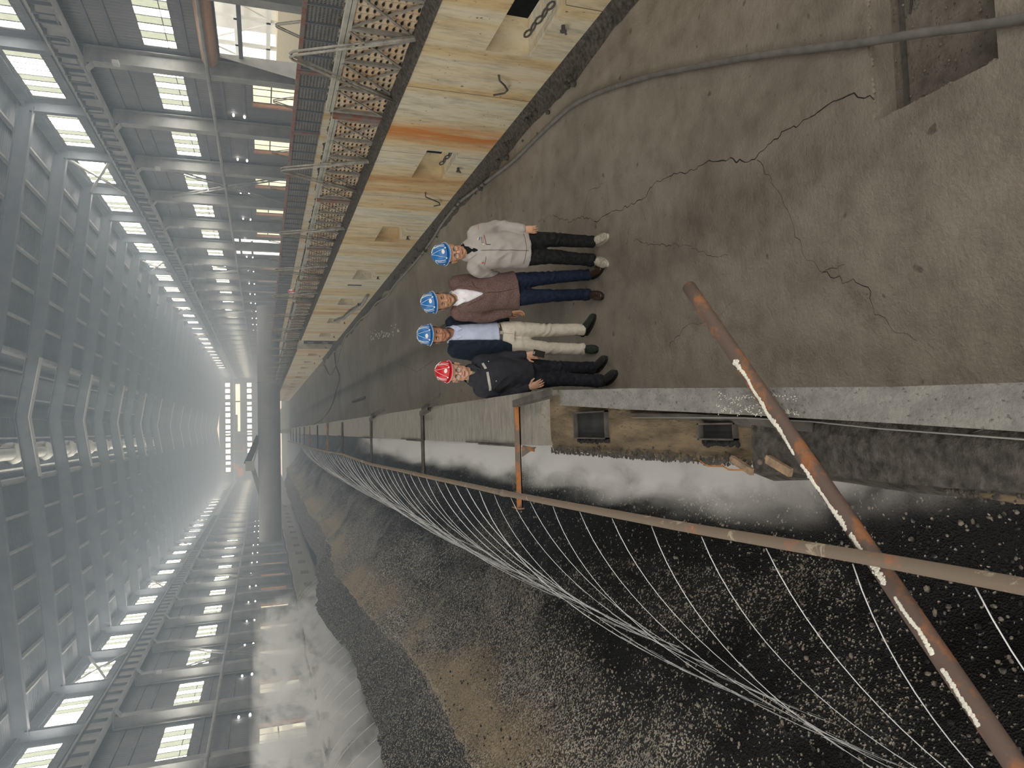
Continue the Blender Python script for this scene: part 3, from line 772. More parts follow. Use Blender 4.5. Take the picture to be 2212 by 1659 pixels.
# rubbish caught on the lip
for k, (a, c_, w_, h_, nm, lab) in enumerate((((-.185,2.75,1.15),(-.235,2.60,1.16),.03,.02,'wood_chip','flat brown wood chip at the pit-side lip of the wall'),((-.175,2.49,1.165),(-.225,2.36,1.16),.035,.02,'wood_chip','curved pale wood chip nearer the camera on the wall lip'))):
    b = MB(); b.bar(a, c_, w_, h_); b.ico(a, (.02,.016,.012), 1)
    tag(b.build(nm, simple('chip_wood%d' % k, (.15,.12,.09), (.45,.30,.18), 20, .8)), lab, 'wood chip')
b = MB(); b.tube([(-.195,3.02,1.15),(-.222,2.92,1.17),(-.218,2.80,1.165),(-.23,2.74,1.18),(-.228,2.64,1.165)], .004, 6); b.tube([(-.22,2.80,1.165),(-.205,2.77,1.19)], .003, 6)
tag(b.build('rusty_wire', simple('wire_rust', (.5,.22,.08), (.35,.16,.07), 20, .7)), 'thin orange rusty wire tangled at the wall lip', 'wire')
b = MB(); b.ico((-.19,2.545,1.16), .013, 2); tag(b.build('pebble', M['stone']), 'small round pale pebble beside the wood chips', 'pebble')
b = MB(); b.tube([(-.0,1.45,1.165),(-.05,1.52,1.168),(-.07,1.58,1.166)], .004, 5); tag(b.build('bolt_head', M['darkbar']), 'small dark rod end lying in the grit', 'rod')

# steel brackets carrying the spray pipe
def bracket(y, xl, xr, rusty, n, plate=True, brace=False):
    o = tag(empty('pipe_bracket', (0, y, 1.2)), 'steel channel bracket under the spray pipe, %s from the near end' % ordw(n), 'bracket', 'brackets under the spray pipe')
    b = MB(); wdt = .075
    b.box(xl, xr, -wdt/2, wdt/2, .005, .013); b.box(xl, xr, -wdt/2, -wdt/2+.007, .005, .05); b.box(xl, xr, wdt/2-.007, wdt/2, .005, .03)
    b.build('channel', M['rustbar'] if rusty else M['darkbar'], o)
    if plate:
        b = MB(); b.bar((xr-.02,-.02,.055),(xr+.03,-.9 if n == 1 else -.55,.075),.05,.008); b.bar((xr-.045,-.02,.03),(xr+.0,-.9 if n == 1 else -.55,.05),.008,.05); b.build('angle_bar', M['darkbar'], o)
    b = MB(); b.box(xl-.01, xl+.0, -.06, .10, -.0, .05); b.build('end_clip', M['rustbar'], o)
    if brace: 
        b = MB(); v = [b.bm.verts.new(p) for p in ((-.18,-.04,.0),(-.26,-.04,.0),(-.18,-.22,-.06))]; b.bm.faces.new(v); b.bar((-.18,-.04,-.01),(-.2,-.22,-.04),.03,.006); b.build('gusset', M['rustbar'], o)
    b = MB(); b.box(-.165, -.155, .1, 1.6, -.05, .012); b.bar((-.175,.1,.0),(-.17,1.1,.012),.012,.03); b.build('edge_strip', M['darkbar'], o)
yb = [5.45, 9.08, 13.7, 18.9, 23.4, 27.8, 32.4, 37, 41.5, 46, 50.5, 55]
for k, y in enumerate(yb): bracket(y, -.66 if k != 1 else -.6, .20 if k else .19, k in (0, 4, 6), k+1, k in (0, 1, 2, 4, 7), k == 0)
# twisted loose strips on the wall edge
b = MB(); b.bar((.24,9.1,1.22),(.30,8.5,1.235),.05,.008); b.bar((.30,8.5,1.235),(.36,7.95,1.25),.06,.008,(.3,0,1)); tag(b.build('twisted_strip', M['darkbar']), 'twisted dark steel strip jutting over the walkway beside the second bracket', 'strip')
b = MB(); b.bar((.25,13.7,1.22),(.33,12.0,1.23),.07,.008); tag(b.build('steel_strip', M['darkbar']), 'flat dark steel strip lying on the wall edge by the third bracket', 'strip')
# spray pipe and loose rusty pipe
sp = [(-.43,-.6),(-.445,.6),(-.455,1.35),(-.465,1.82),(-.50,2.87),(-.545,5.25),(-.555,5.6),(-.59,9.0),(-.64,13.4),(-.60,18.3),(-.66,23.4),(-.68,27.8),(-.72,37),(-.70,46),(-.74,60)]
def spx(y):
    for (x0, y0_), (x1, y1_) in zip(sp, sp[1:]):
        if y <= y1_: return x0 + (x1-x0)*(y-y0_)/(y1_-y0_)
    return sp[-1][0]
b = MB(); b.tube([(spx(y), y, 1.30 + .006*math.sin(y*1.7)) for y in [-.6+.3*i for i in range(200)]], .0235, 14)
spo = tag(b.build('spray_pipe', M['pipe_spray']), 'long rusted perforated water pipe running beside the slag pit', 'pipe')
for y in (5.6, 9.2, 13.9, 19.2): b = MB(); b.tube([(spx(y-.06), y-.06, 1.30),(spx(y+.06), y+.06, 1.30)], .028, 14); b.build('coupling', M['pipe_spray'], spo)
A_ = Vector((.051, 2.374, 1.238)); B_ = Vector((-.950, 1.466, 1.232)); u_ = B_ - A_
b = MB(); pts = [A_ + u_*t_ for t_ in [-.575 + .1*i for i in range(24)]]; b.tube(pts, .0315, 18)
rp = tag(b.build('loose_pipe', M['pipe_rust']), 'loose rusty pipe lying across the steel beam with white scale along it', 'pipe')
b = MB(); e0 = pts[0]; un = u_.normalized(); b.tube([e0 - un*.004, e0 + un*.002], .026, 16); b.build('pipe_mouth', M['soot'], rp)
b = MB(); up = un.cross(Vector((0,0,1))).normalized(); nz_ = up.cross(un).normalized()
if nz_.z < 0: nz_ = -nz_
L_ = []
for i in range(2600):
    t_ = -.22 + 1.15*random.random(); thick = .25 + 1.5*max(0, noise.noise(Vector((t_*8, 3, 0)))+.15)
    if noise.noise(Vector((t_*17, 8, 0))) < -.25: continue
    ang = .22*math.sin(t_*7) + .35*noise.noise(Vector((t_*13, 1, 0))) + random.gauss(0, .16*thick)
    nn = (nz_*math.cos(ang) + up*math.sin(ang)); p_ = A_ + u_*t_ + nn*.0310
    r = random.uniform(.0015,.0050); L_.append((p_.x, p_.y, p_.z, r*1.3, r*1.3, r*.7))
sc_ = rocks('scale_crust', L_, M['scale_white']); sc_.parent = rp; b.bm.free()

# ------------------------------------------------------------------ pits and slag
b = MB(); b.box(-13.4, -9.0, Y0, Y1, -.4, 0); tag(b.build('floor_left_aisle', M['floor']), 'side aisle floor beyond the slag pit', 'floor', kind='structure')
b = MB(); b.box(8.6, 15.7, Y0, Y1, -.4, 0); tag(b.build('floor_right_aisle', M['floor']), 'side aisle floor at the right', 'floor', kind='structure')
b = MB(); b.box(-40, 60, -40, Y1+60, -3.4, -3.1); tag(b.build('ground', M['soot']), 'dark ground under the shed', 'ground', kind='structure')
b = MB(); b.box(4.2, 8.7, Y0, Y1, -2.6, -2.4); tag(b.build('floor_right_pit', M['soot']), 'black bottom of the right pit', 'floor', kind='structure')  # black colour stands for the shade seen through the wall openings
b = MB(); b.box(8.18, 8.2, Y0, 94, -2.5, 1.3); tag(b.build('wall_pit_shade', M['soot']), 'black sheet added as shade on the farther wall of the right pit', 'wall', kind='structure')  # added black sheet that paints the pit wall as if in shade
b = MB(); b.box(8.2, 8.6, Y0, 94, -2.5, 1.6); tag(b.build('wall_pit_right', M['wallc']), 'farther concrete wall of the right pit', 'wall', kind='structure')
b = pierced_wall(-9.42, -9.0, 1.45, -3, Y0, 94, 20.55)
w3 = tag(b.build('wall_pit_left', M['dust']), 'concrete wall with square openings on the far side of the slag pit', 'wall', kind='structure')

c1 = [(-5,.6),(8,.9),(14.6,.95),(17.1,.88),(19.7,.83),(23.9,.95),(27,1.25),(29.5,1.26),(34,.9),(40,.58),(48.5,.77),(60,.8),(77,.8),(110,.6)]
c2 = [(-5,-.35),(5,.05),(9.7,.24),(11.4,.19),(14.2,.08),(16.7,.16),(17.8,.41),(20.3,.71),(25.1,.66),(29,.45),(37,.23),(45,.4),(60,.3),(110,.2)]
def lerp(tab, y):
    for (a, p), (c_, q) in zip(tab, tab[1:]):
        if y <= c_: t_ = max(0, (y-a)/(c_-a)); t_ = t_*t_*(3-2*t_); return p + (q-p)*t_
    return tab[-1][1]
def slag_z(x, y):
    h1, h2 = lerp(c1, y), lerp(c2, y)
    x2 = -4.7 + .35*noise.noise(Vector((y*.22, 7, 0))); x1 = -6.5 + .3*noise.noise(Vector((y*.2, 2, 0)))
    n1 = noise.noise(Vector((x*.6, y*.45, 0))); n2 = noise.noise(Vector((x*1.9, y*1.3, 4))); n3 = noise.noise(Vector((x*6, y*5, 9)))
    # rills running down the slope
    rill = noise.noise(Vector((x*.30 + y*.2, y*1.7 + x*1.1, 3))) + .6*noise.noise(Vector((x*.5, y*4.2 + x*2.4, 8)))
    if x > x2: z = h2 - .72*(x-x2) + .02*(x-x2)**2*0
    elif x > x1:
        t_ = (x-x2)/(x1-x2); z = h2 + (h1-h2)*t_ - .38*math.sin(PI*t_)*(1 if y < 34 else .3)
    else: z = h1 - .62*(x1-x)
    base = -2.35 + .25*n1 + .2*noise.noise(Vector((x*.9, y*.7, 20)))
    if x > -2.6: base += .5*max(0, (x+1.6))*.3
    k = .35; m = max(z, base); z = m + k*math.exp(-abs(z-base)/k)*.35
    z += .22*math.exp(-abs(x-x2)/.28) - .10*math.exp(-abs(x-x2-.9)/.4)
    amp = 1 if x > -8 else .4
    return z + amp*(.16*n1 + .07*n2 + .02*n3 + .085*rill)
me = bpy.data.meshes.new('slag_heap')
xs = np.concatenate([np.linspace(-8.98, -5, 60, endpoint=False), np.linspace(-5, -.17, 90)])
ysl = [-4.0]; 
while ysl[-1] < 96: ysl.append(ysl[-1] + max(.055, .012*max(1, abs(ysl[-1]))*.9))
V = []; Fc = []
nx = len(xs)
for y in ysl:
    for x in xs: V.append((x, y, slag_z(x, y)))
for j in range(len(ysl)-1):
    for i in range(nx-1): a = j*nx+i; Fc.append((a, a+1, a+1+nx, a+nx))
me.from_pydata(V, [], Fc); me.materials.append(M['slag'])
for p_ in me.polygons: p_.use_smooth = True
slag = tag(link('slag_heap', me), 'long heap of black quenched slag with pale dry granules filling the pit', 'slag heap', kind='stuff')
# coarse lumps scattered over the near slag
def blob_mesh(name, m, sub=1, seed=0):
    b = MB(); b.ico((0,0,0), 1, sub)
    for v_ in b.bm.verts: v_.co *= 1 + .35*noise.noise(v_.co*1.7 + Vector((seed, 0, 0)))
    return b
rs = random.Random(3); L_ = []
for i in range(16000):
    y = .3 + 16*rs.random()**1.4; x = -8.8 + 8.4*rs.random(); r = rs.choice((.004,.006,.008,.010,.014))*(1+.8*rs.random())
    L_.append((x, y, slag_z(x, y)+r*.2, r*rs.uniform(.7,1.4), r*rs.uniform(.7,1.4), r*rs.uniform(.5,1)))
tg = simple('gravel_mix', (.02,.02,.02), (.30,.26,.22), 9, .85, lo=.47, hi=.60, detail=1)
tag(rocks('slag_gravel', L_, tg), 'loose slag granules scattered over the near part of the heap', 'gravel', kind='stuff')
for k, (x, y, r, lab) in enumerate(((-2.05,1.95,.06,'pale angular lump of slag near the loose pipe'),(-3.5,5.2,.11,'pale lump of slag standing out on the middle of the slope'),(-3.7,4.9,.07,'smaller pale lump beside the large one on the slope'),(-1.6,1.35,.045,'small pale lump low in the dark slag'))):
    b = blob_mesh('l', None, 2, k); tag(b.build('slag_lump', M['stone'], None, (x, y, slag_z(x, y)+r*.3)), lab, 'stone').scale = (r*1.2, r, r*.7)
# water jets
def jet(x, y, z, sgn, k, vy, vh, lab, grp, Lmax=3.2, r=.0028):
    b = MB(); P = []; i = 0
    ca, cb = .34*vh, .43
    s_ = 0
    while s_ < Lmax:
        px = x - sgn*s_; pz = z - (ca*s_ + cb*s_*s_); py = y + vy*s_
        zz = slag_z(px, py) if -8.95 < px < -.2 else -2
        P.append((px, py, pz)); 
        if pz < zz: break
        s_ += .09
    n_ = len(P)
    rad = [r*(1 - .25*i/n_) for i in range(n_)]
    b.tube(P, rad, 5)
    # the stream breaks into strands and drops farther down
    rj = random.Random(k)
    i = n_//3
    while i < n_-2:
        for q in range(2 if i > n_*.6 else 1):
            o_ = Vector((rj.gauss(0,.006), rj.gauss(0,.010), rj.gauss(0,.006)))*(i/n_)*1.4
            b.tube([Vector(P[i])+o_, Vector(P[min(i+1, n_-1)])+o_*1.05], r*.42, 4, True)
        i += 1
    return tag(b.build('water_jet', M['water']), lab, 'water jet', grp)
yj = 1.05; k = 0
rj = random.Random(5)
while yj < 40:
    k += 1
    jet(spx(yj)-.03, yj, 1.29, 1, k, rj.gauss(-.03, .07 + (.10 if yj > 5 else 0)), rj.uniform(.85, 1.35), 'thin white water jet from the spray pipe, %s from the near end' % ordw(k), 'water jets from the spray pipe', 3.0, .0026 if yj < 6 else .0042)
    yj += .44 if yj < 8 else (.5 if yj < 20 else .8)
# far pit side: spray pipe with jets arching into the pit
b = MB(); b.tube([(-8.75 + .05*math.sin(y*.6), y, 1.62+.05*math.sin(y*.9)) for y in range(12, 70, 2)], .04, 8)
tag(b.build('far_spray_pipe', M['darkbar']), 'dark water pipe along the opposite wall of the slag pit', 'pipe')
for k in range(26):
    y = 16 + k*.8
    P = []; s_ = 0
    while s_ < 2.6:
        pz = 1.65 + .55*s_ - .55*s_*s_; px = -8.72 + s_; P.append((px, y - .12*s_, pz)); s_ += .12
        if pz < slag_z(px, y): break
    b = MB(); b.tube(P, .006, 5); tag(b.build('far_water_jet', M['water']), 'faint water jet from the opposite pit wall, %s from the near end' % ordw(k+1), 'water jet', 'water jets from the opposite wall')
for k, y in enumerate((17.3, 18.9, 21.2)):
    b = MB(); b.bar((-9.1,y,1.5),(-8.55,y,1.5),.10,.06); b.bar((-8.95,y,1.0),(-8.95,y+.25,1.9),.06,.06)
    tag(b.build('wall_bracket', M['darkbar']), 'dark steel bracket holding the opposite pipe, %s from the near end' % ordw(k+1), 'bracket', 'brackets on the opposite wall')
for k, y in enumerate((20.2, 24.1)):
    b = MB(); b.tube([(-8.98,y,.55),(-8.9,y,.55),(-8.88,y+.04,.42),(-8.9,y+.08,.55),(-8.98,y+.08,.55)], .018, 6)
    tag(b.build('lifting_loop', M['rebar']), 'small dark lifting loop on the opposite wall beside the %s opening' % ('nearer' if k == 0 else 'farther'), 'loop')

# ------------------------------------------------------------------ louvred screens on the right walls
def screen_parts(kind):
    L = 3.3; h = .72 if kind == 'A' else .75; n = 5; st = L/n; R = {}
    b = MB(); b.quad((.02,.03,0),(.02,L-.03,0),(.02,L-.03,h-.04),(.02,.03,h-.04)); b.quad((.025,.03,0),(.025,L-.03,0),(.025,L-.03,h-.04),(.025,.03,h-.04))
    R['panel'] = b.mesh('panel', M['panelA'] if kind == 'A' else M['panelB'])
    b = MB(); b.box(-.02,.06,0,L,h-.045,h+.0); b.box(-.02,-.012,0,L,h-.085,h-.04)
    R['rail'] = b.mesh('rail', M['railA'] if kind == 'A' else M['postrust'])
    b = MB(); b.box(-.018,.05,-.0,.045,0,h-.045); R['post'] = b.mesh('post', M['braceA'] if kind == 'A' else M['steel_dark'])
    b = MB(); b.bar((-.012,.05,.02),(-.012,st-.01,h-.07),.028,.012,(1,0,0)); R['brace'] = b.mesh('brace', M['braceA'])
    b = MB(); b.bar((-.02,st-.01,.02),(-.02,.05,h-.07),.028,.012,(1,0,0)); R['counter'] = b.mesh('brace', M['braceA'])
    b = MB(); b.box(-.03,.07,-.14,-.03,0,h); R['end_post'] = b.mesh('end_post', M['postrust'])
    return R, L, h, st, n
parA = screen_parts('A'); parB = screen_parts('B')
def make_screen(x, y, z, par, label, group, braces=True, sc=1.0):
    R, L, h, st, n = par
    o = tag(empty('louvred_screen', (x, y, z)), label, 'screen', group)
    o.scale = (1, 1, sc)
    link('panel', R['panel'], o); link('rail', R['rail'], o); link('end_post', R['end_post'], o)
    for i in range(n+1): link('post', R['post'], o, (0, min(i*st, L-.045), 0))
    if braces:
        for i in range(n): link('brace', R['brace'], o, (0, i*st, 0)); link('brace', R['counter'], o, (0, i*st, 0))
    return o
b = MB()
for dx in (-.03, .012):
    b.tube([(dx, -.70, .0), (dx, -.36, .62), (dx, -.05, 1.19), (dx, 0, 1.225), (dx, .05, 1.19), (dx, .38, .62), (dx, .70, .0)], .0135, 8)
b.tube([(-.01, -.70, .0), (-.01,-.42,.52)], .022, 8); b.tube([(-.01, .70, .0), (-.01,.44,.52)], .022, 8)
hookm = b.mesh('lifting_rod', M['rod'])
ztops = {-1: 1.04, 0: 1.03, 1: .90, 2: .84}
n = 0
for k in range(-1, 24):
    y = 5.75 + 3.5*k; n += 1
    if 28.5 < y < 34.5: zt = .8
    zt = ztops.get(k, .80 + .06*math.sin(k*2.1))
    make_screen(XW+.17, y, 1.62, parA, 'buff louvred screen on the near right wall, %s from the near end' % ordw(n), 'louvred screens on the near right wall', k < 14, zt)
    h_ = link('lifting_hook', hookm, None, (XW+.10, y+1.9, 1.62)); h_.rotation_euler = (random.uniform(-.05,.05), random.uniform(-.08,.03), random.uniform(-.1,.1)) ; h_.scale = (1,1,random.uniform(.92,1.03) if k > 0 else 1)
    tag(h_, 'pointed rod lifting hook at the near row of screens, %s from the near end' % ordw(n), 'lifting hook', 'lifting hooks on the near row')
    make_screen(8.15, y+.3, 1.60, parB, 'dark perforated screen on the farther right wall, %s along' % ordw(n), 'perforated screens on the farther right wall', False, 1.0)
    h_ = link('lifting_hook', hookm, None, (8.30, y+2.2, 1.60)); h_.rotation_euler = (random.uniform(-.05,.05), random.uniform(-.05,.05), 0)
    tag(h_, 'pointed rod lifting hook behind the dark screens, %s from the near end' % ordw(n), 'lifting hook', 'lifting hooks on the farther row')
# dusty crust along the back of the near row
L_ = []
for k in range(-1, 14):
    zt = ztops.get(k, .80 + .06*math.sin(k*2.1))
    for i in range(260):
        y = 5.75 + 3.5*k + 3.3*random.random(); r = random.uniform(.008,.03); L_.append((XW+.25+abs(random.gauss(0,.02)), y, 1.62+.72*zt-.03+random.gauss(0,.012)+.03*noise.noise(Vector((y*3,0,0))), r, r, r))
tag(rocks('dust_crust', L_, M['rubble']), 'crumbly soot crust behind the rails of the near screens', 'dust', kind='stuff')
b2 = MB(); b2.box(XW+.25, XW+.42, 2, 90, 1.6, 1.66); tag(b2.build('dust_bed', M['rubble']), 'bed of dust behind the near screens', 'dust', kind='stuff')
b = MB(); b.ico((0,0,0), (.06,.10,.12), 2); tag(b.build('red_white_tag', simple('tag_red', (.65,.06,.06), (.8,.75,.72), 9, .6, lo=.49, hi=.51), None, (XW+.2, 21.5, 2.32)), 'small red and white object caught between the two rows of screens', 'tag')

# hose and thin cables on the walkway floor
hp = [(1.45,1.4),(1.69,2.1),(1.78,2.33),(1.89,2.59),(2.05,3.0),(2.28,3.54),(2.46,3.98),(2.67,4.53),(2.92,5.2),(3.19,6.06),(3.34,6.7),(3.39,7.21),(3.42,7.93),(3.44,8.61),(3.54,9.61),(3.64,10.57),(3.72,11.4),(3.70,12.55),(3.62,13.32),(3.56,14.62),(3.55,16.18),(3.55,17.73),(3.49,18.81),(3.63,20.69),(3.60,22.34),(3.70,24.6),(3.67,26.64),(3.7,28.98),(3.39,30.87),(2.9,33.0),(2.71,36.12),(3.46,39.38),(3.7,42.58)]
def smooth_path(P, n=6):
    P = [Vector(p) for p in P]; out = []
    for i in range(len(P)-1):
        p0, p1, p2, p3 = P[max(i-1,0)], P[i], P[i+1], P[min(i+2,len(P)-1)]
        for k in range(n):
            t_ = k/n; out.append(.5*((2*p1)+(-p0+p2)*t_+(2*p0-5*p1+4*p2-p3)*t_*t_+(-p0+3*p1-3*p2+p3)*t_**3))
    out.append(P[-1]); return out
b = MB(); b.tube(smooth_path([(x, y, .024 if not (2.24 < y < 2.95 and 1.55 < x < 3.0) else .012) for x, y in hp]), .024, 10)
tag(b.build('hose', M['hose']), 'thick grey hose snaking along the walkway toward the right wall', 'hose')
b = MB(); b.tube(smooth_path([(3.55,33.5,.02),(2.9,33,.02),(2.3,31.5,.02),(1.9,32.5,.02),(1.1,36,.02),(.6,42,.02),(.3,46,.4)]), .018, 6)
tag(b.build('cable', M['rebar']), 'thin black cable curving across the far walkway to the left wall', 'cable')
b = MB(); b.box(1.70,1.86,12.1,14.4,.0,.03); tag(b.build('flat_bar', M['rebar']), 'flat dark strip lying on the middle of the walkway', 'strip')
b = MB(); b.box(1.0,1.07,23.5,27,.0,.03); tag(b.build('flat_bar', M['rebar']), 'long thin dark strip lying on the far walkway', 'strip')
b = MB()
for i in range(60):
    t_ = random.random(); b.ico((2.35+.5*t_+random.gauss(0,.08), 17.2+5*t_, .006), (random.uniform(.01,.035), random.uniform(.02,.10), .004), 1)
tag(b.build('litter', M['scale_white']), 'scatter of pale chips on the floor by the right wall', 'litter', kind='stuff')
# crumbs on the walkway
for k, (x, y, r, lab) in enumerate(((1.02,1.93,.007,'tiny pale chip near the sunken patch'),(.66,3.05,.006,'tiny orange chip on the floor near the rusty pipe end'))):
    b = MB(); b.ico((x, y, .004), (r, r*.6, .003), 1); tag(b.build('chip', M['stone']), lab, 'chip')

# ------------------------------------------------------------------ big pipe across the shed with its hanger
cyl = tag(empty('crossing_pipe', (0, 64, 2.65)), 'big grey pipe lying across the whole pit far down the shed', 'pipe')
b = MB(); b.tube([(10.65,0,0),(-9.05,0,0)], .90, 28); b.build('shell', M['cyl'], cyl)
b = MB()
for x in (1.0, 1.5, 4.2): b.tube([(x,0,0),(x+.06,0,0)], .93, 28)
b.bar((1.2,-.95,-.5),(.1,-.95,.75),.05,.05); b.tube([(.3,-.92,-.6),(.3,-.98,.3)], .04, 6); b.build('band', M['steel_grey'], cyl)
hg = tag(empty('pipe_trestle', (0, 64, 3.6)), 'dark raised steel trestle with a square box standing on the big crossing pipe', 'trestle')
b = MB(); b.box(-3.15,-2.35,-.4,.4,.25,.95); b.build('square_box', M['steel_pale'], hg)
b = MB(); b.bar((-2.6,0,.85),(-.3,0,-.15),.5,.55,(0,1,0)); b.build('dark_arm', M['soot'], hg)
b = MB(); b.bar((-2.4,-.3,.3),(-.9,-.3,-.12),.08,.1); b.bar((-2.9,0,.4),(-5.2,0,-.25),.5,.34); b.build('pale_arm', M['steel_grey'], hg)
# overhead crane with an orange hoist far away
cr = tag(empty('overhead_crane', (0, 196, 10.6)), 'distant overhead crane with an orange hoist before the end wall', 'crane')
b = MB(); b.box(-12.4, 14.6, -.4, 0, -.35, .25); b.build('bridge', M['steel_dark'], cr)
b = MB(); b.box(-10.9, -8.9, -.9, .6, -2.6, -1.4); b.bar((-9.6,-.9,-1.6),(-7.6,-.9,-.3),.6,.4); b.bar((-9.2,-.9,-2.2),(-8.0,-.9,-.8),.3,.25); b.box(-9.8,-9.6,-.2,.0,-1.5,-.3); b.build('hoist', M['orange'], cr)
b = MB(); b.box(-4.6, -3.0, -.9, .2, -3.0, -2.6); b.tube([(-4.5,-.5,-2.7),(-4.5,-.5,-.3)], .08, 6); b.tube([(-3.1,-.5,-2.7),(-3.1,-.5,-.3)], .08, 6); b.build('hook_block', M['orange'], cr)

# ------------------------------------------------------------------ haze and steam

# ------------------------------------------------------------------ people
dg = bpy.context.evaluated_depsgraph_get
def remesh(b, vox, smooth=4, name='m', m=None, fac=.5):
    """one closed continuous surface from overlapping pieces"""
    me = b.mesh('tmp'); o = bpy.data.objects.new('tmp', me); C.objects.link(o)
    r = o.modifiers.new('r', 'REMESH'); r.mode = 'VOXEL'; r.voxel_size = vox; r.adaptivity = 0
    s_ = o.modifiers.new('s', 'SMOOTH'); s_.factor = fac; s_.iterations = smooth
    out = bpy.data.meshes.new_from_object(o.evaluated_get(dg()))
    out.name = name; bpy.data.objects.remove(o); bpy.data.meshes.remove(me)
    out.materials.clear()
    if m: out.materials.append(m)
    for p in out.polygons: p.use_smooth = True
    return out
def vco(me):
    a = np.empty(len(me.vertices)*3, 'f'); me.vertices.foreach_get('co', a); return a.reshape(-1, 3)
def vset(me, a): me.vertices.foreach_set('co', a.astype('f').ravel()); me.update()
def wrinkle(me, amp, sx, sz, seed=0, zones=()):
    a = vco(me); nr = np.empty(len(me.vertices)*3, 'f'); me.vertices.foreach_get('normal', nr); nr = nr.reshape(-1, 3)
    d = np.zeros(len(a))
    for i, p in enumerate(a):
        k = amp
        for (zc, wd, g) in zones: k += g*math.exp(-((p[2]-zc)/wd)**2)
        q = Vector((p[0]*sx+seed, p[1]*sx, p[2]*sz + p[0]*sx*.8))
        nn = noise.noise(q); d[i] = k*(1-2*abs(nn)*1.6) + k*.4*noise.noise(q*2.3)
    vset(me, a + nr*d[:, None])
def cut(me, test):
    b = bmesh.new(); b.from_mesh(me)
    fs = [f for f in b.faces if test(f.calc_center_median())]
    bmesh.ops.delete(b, geom=fs, context='FACES')
    for it in range(8):     # straighten the cut edge
        new = {}
        for v in b.verts:
            nb = [e.other_vert(v).co for e in v.link_edges if e.is_boundary]
            if len(nb) == 2: new[v] = v.co*.5 + (nb[0]+nb[1])*.25
        for v, c_ in new.items(): v.co = c_
    b.to_mesh(me); b.free()
def mpath(P, n=5): return smooth_path(P, n)

def cloth(name, c1, c2, scale=40, rough=.85, bs=.3, st=(1,1,1), lo=.4, hi=.6): return simple(name, c1, c2, scale, rough, 0, bs, .003, st, .2, lo, hi, 3)
SK = {}
for nm, c1_, c2_ in (('a', (.50,.27,.17), (.58,.33,.22)), ('b', (.42,.225,.135), (.50,.28,.175)), ('c', (.37,.18,.11), (.46,.24,.155)), ('d', (.53,.31,.21), (.60,.36,.26))):
    SK[nm] = simple('skin_'+nm, c1_, c2_, 9, .5, 0, .1, .002, (1,1,1), .35)
m_eye = simple('eye_white', (.65,.62,.58), rough=.3); m_iris = simple('eye_dark', (.02,.012,.008), rough=.2)
m_brow = simple('dark_hair', (.012,.010,.009), (.03,.025,.02), 60, .8); m_greyhair = simple('grey_hair', (.05,.048,.045), (.16,.15,.14), 60, .8)
m_lip = simple('lips', (.36,.13,.10), (.42,.17,.13), 20, .5); m_mouth = simple('mouth_line', (.07,.02,.015), rough=.6); m_teeth = simple('teeth', (.65,.60,.52), rough=.4)
m_blue = simple('helmet_blue', (.018,.135,.38), (.026,.165,.43), 3, .35, spec=.5); m_red = simple('helmet_red', (.52,.008,.018), (.58,.016,.026), 3, .35, spec=.5)
m_white = simple('white_marking', (.80,.82,.82), rough=.5); m_stick = simple('sticker_print', (.62,.42,.36), (.85,.82,.78), 90, .5)
m_strap = simple('chin_strap', (.04,.042,.035), (.07,.072,.06), 30, .7); m_glass = simple('spectacle_frame', (.02,.017,.015), rough=.35)
t = NT('spectacle_lens'); g_ = t.N('BsdfPrincipled'); g_.inputs['Base Color'].default_value=(.75,.68,.62,1); g_.inputs['Alpha'].default_value=.25; g_.inputs['Roughness'].default_value=.1; t.L(g_.outputs[0], t.out.inputs[0]); m_lens = t.m

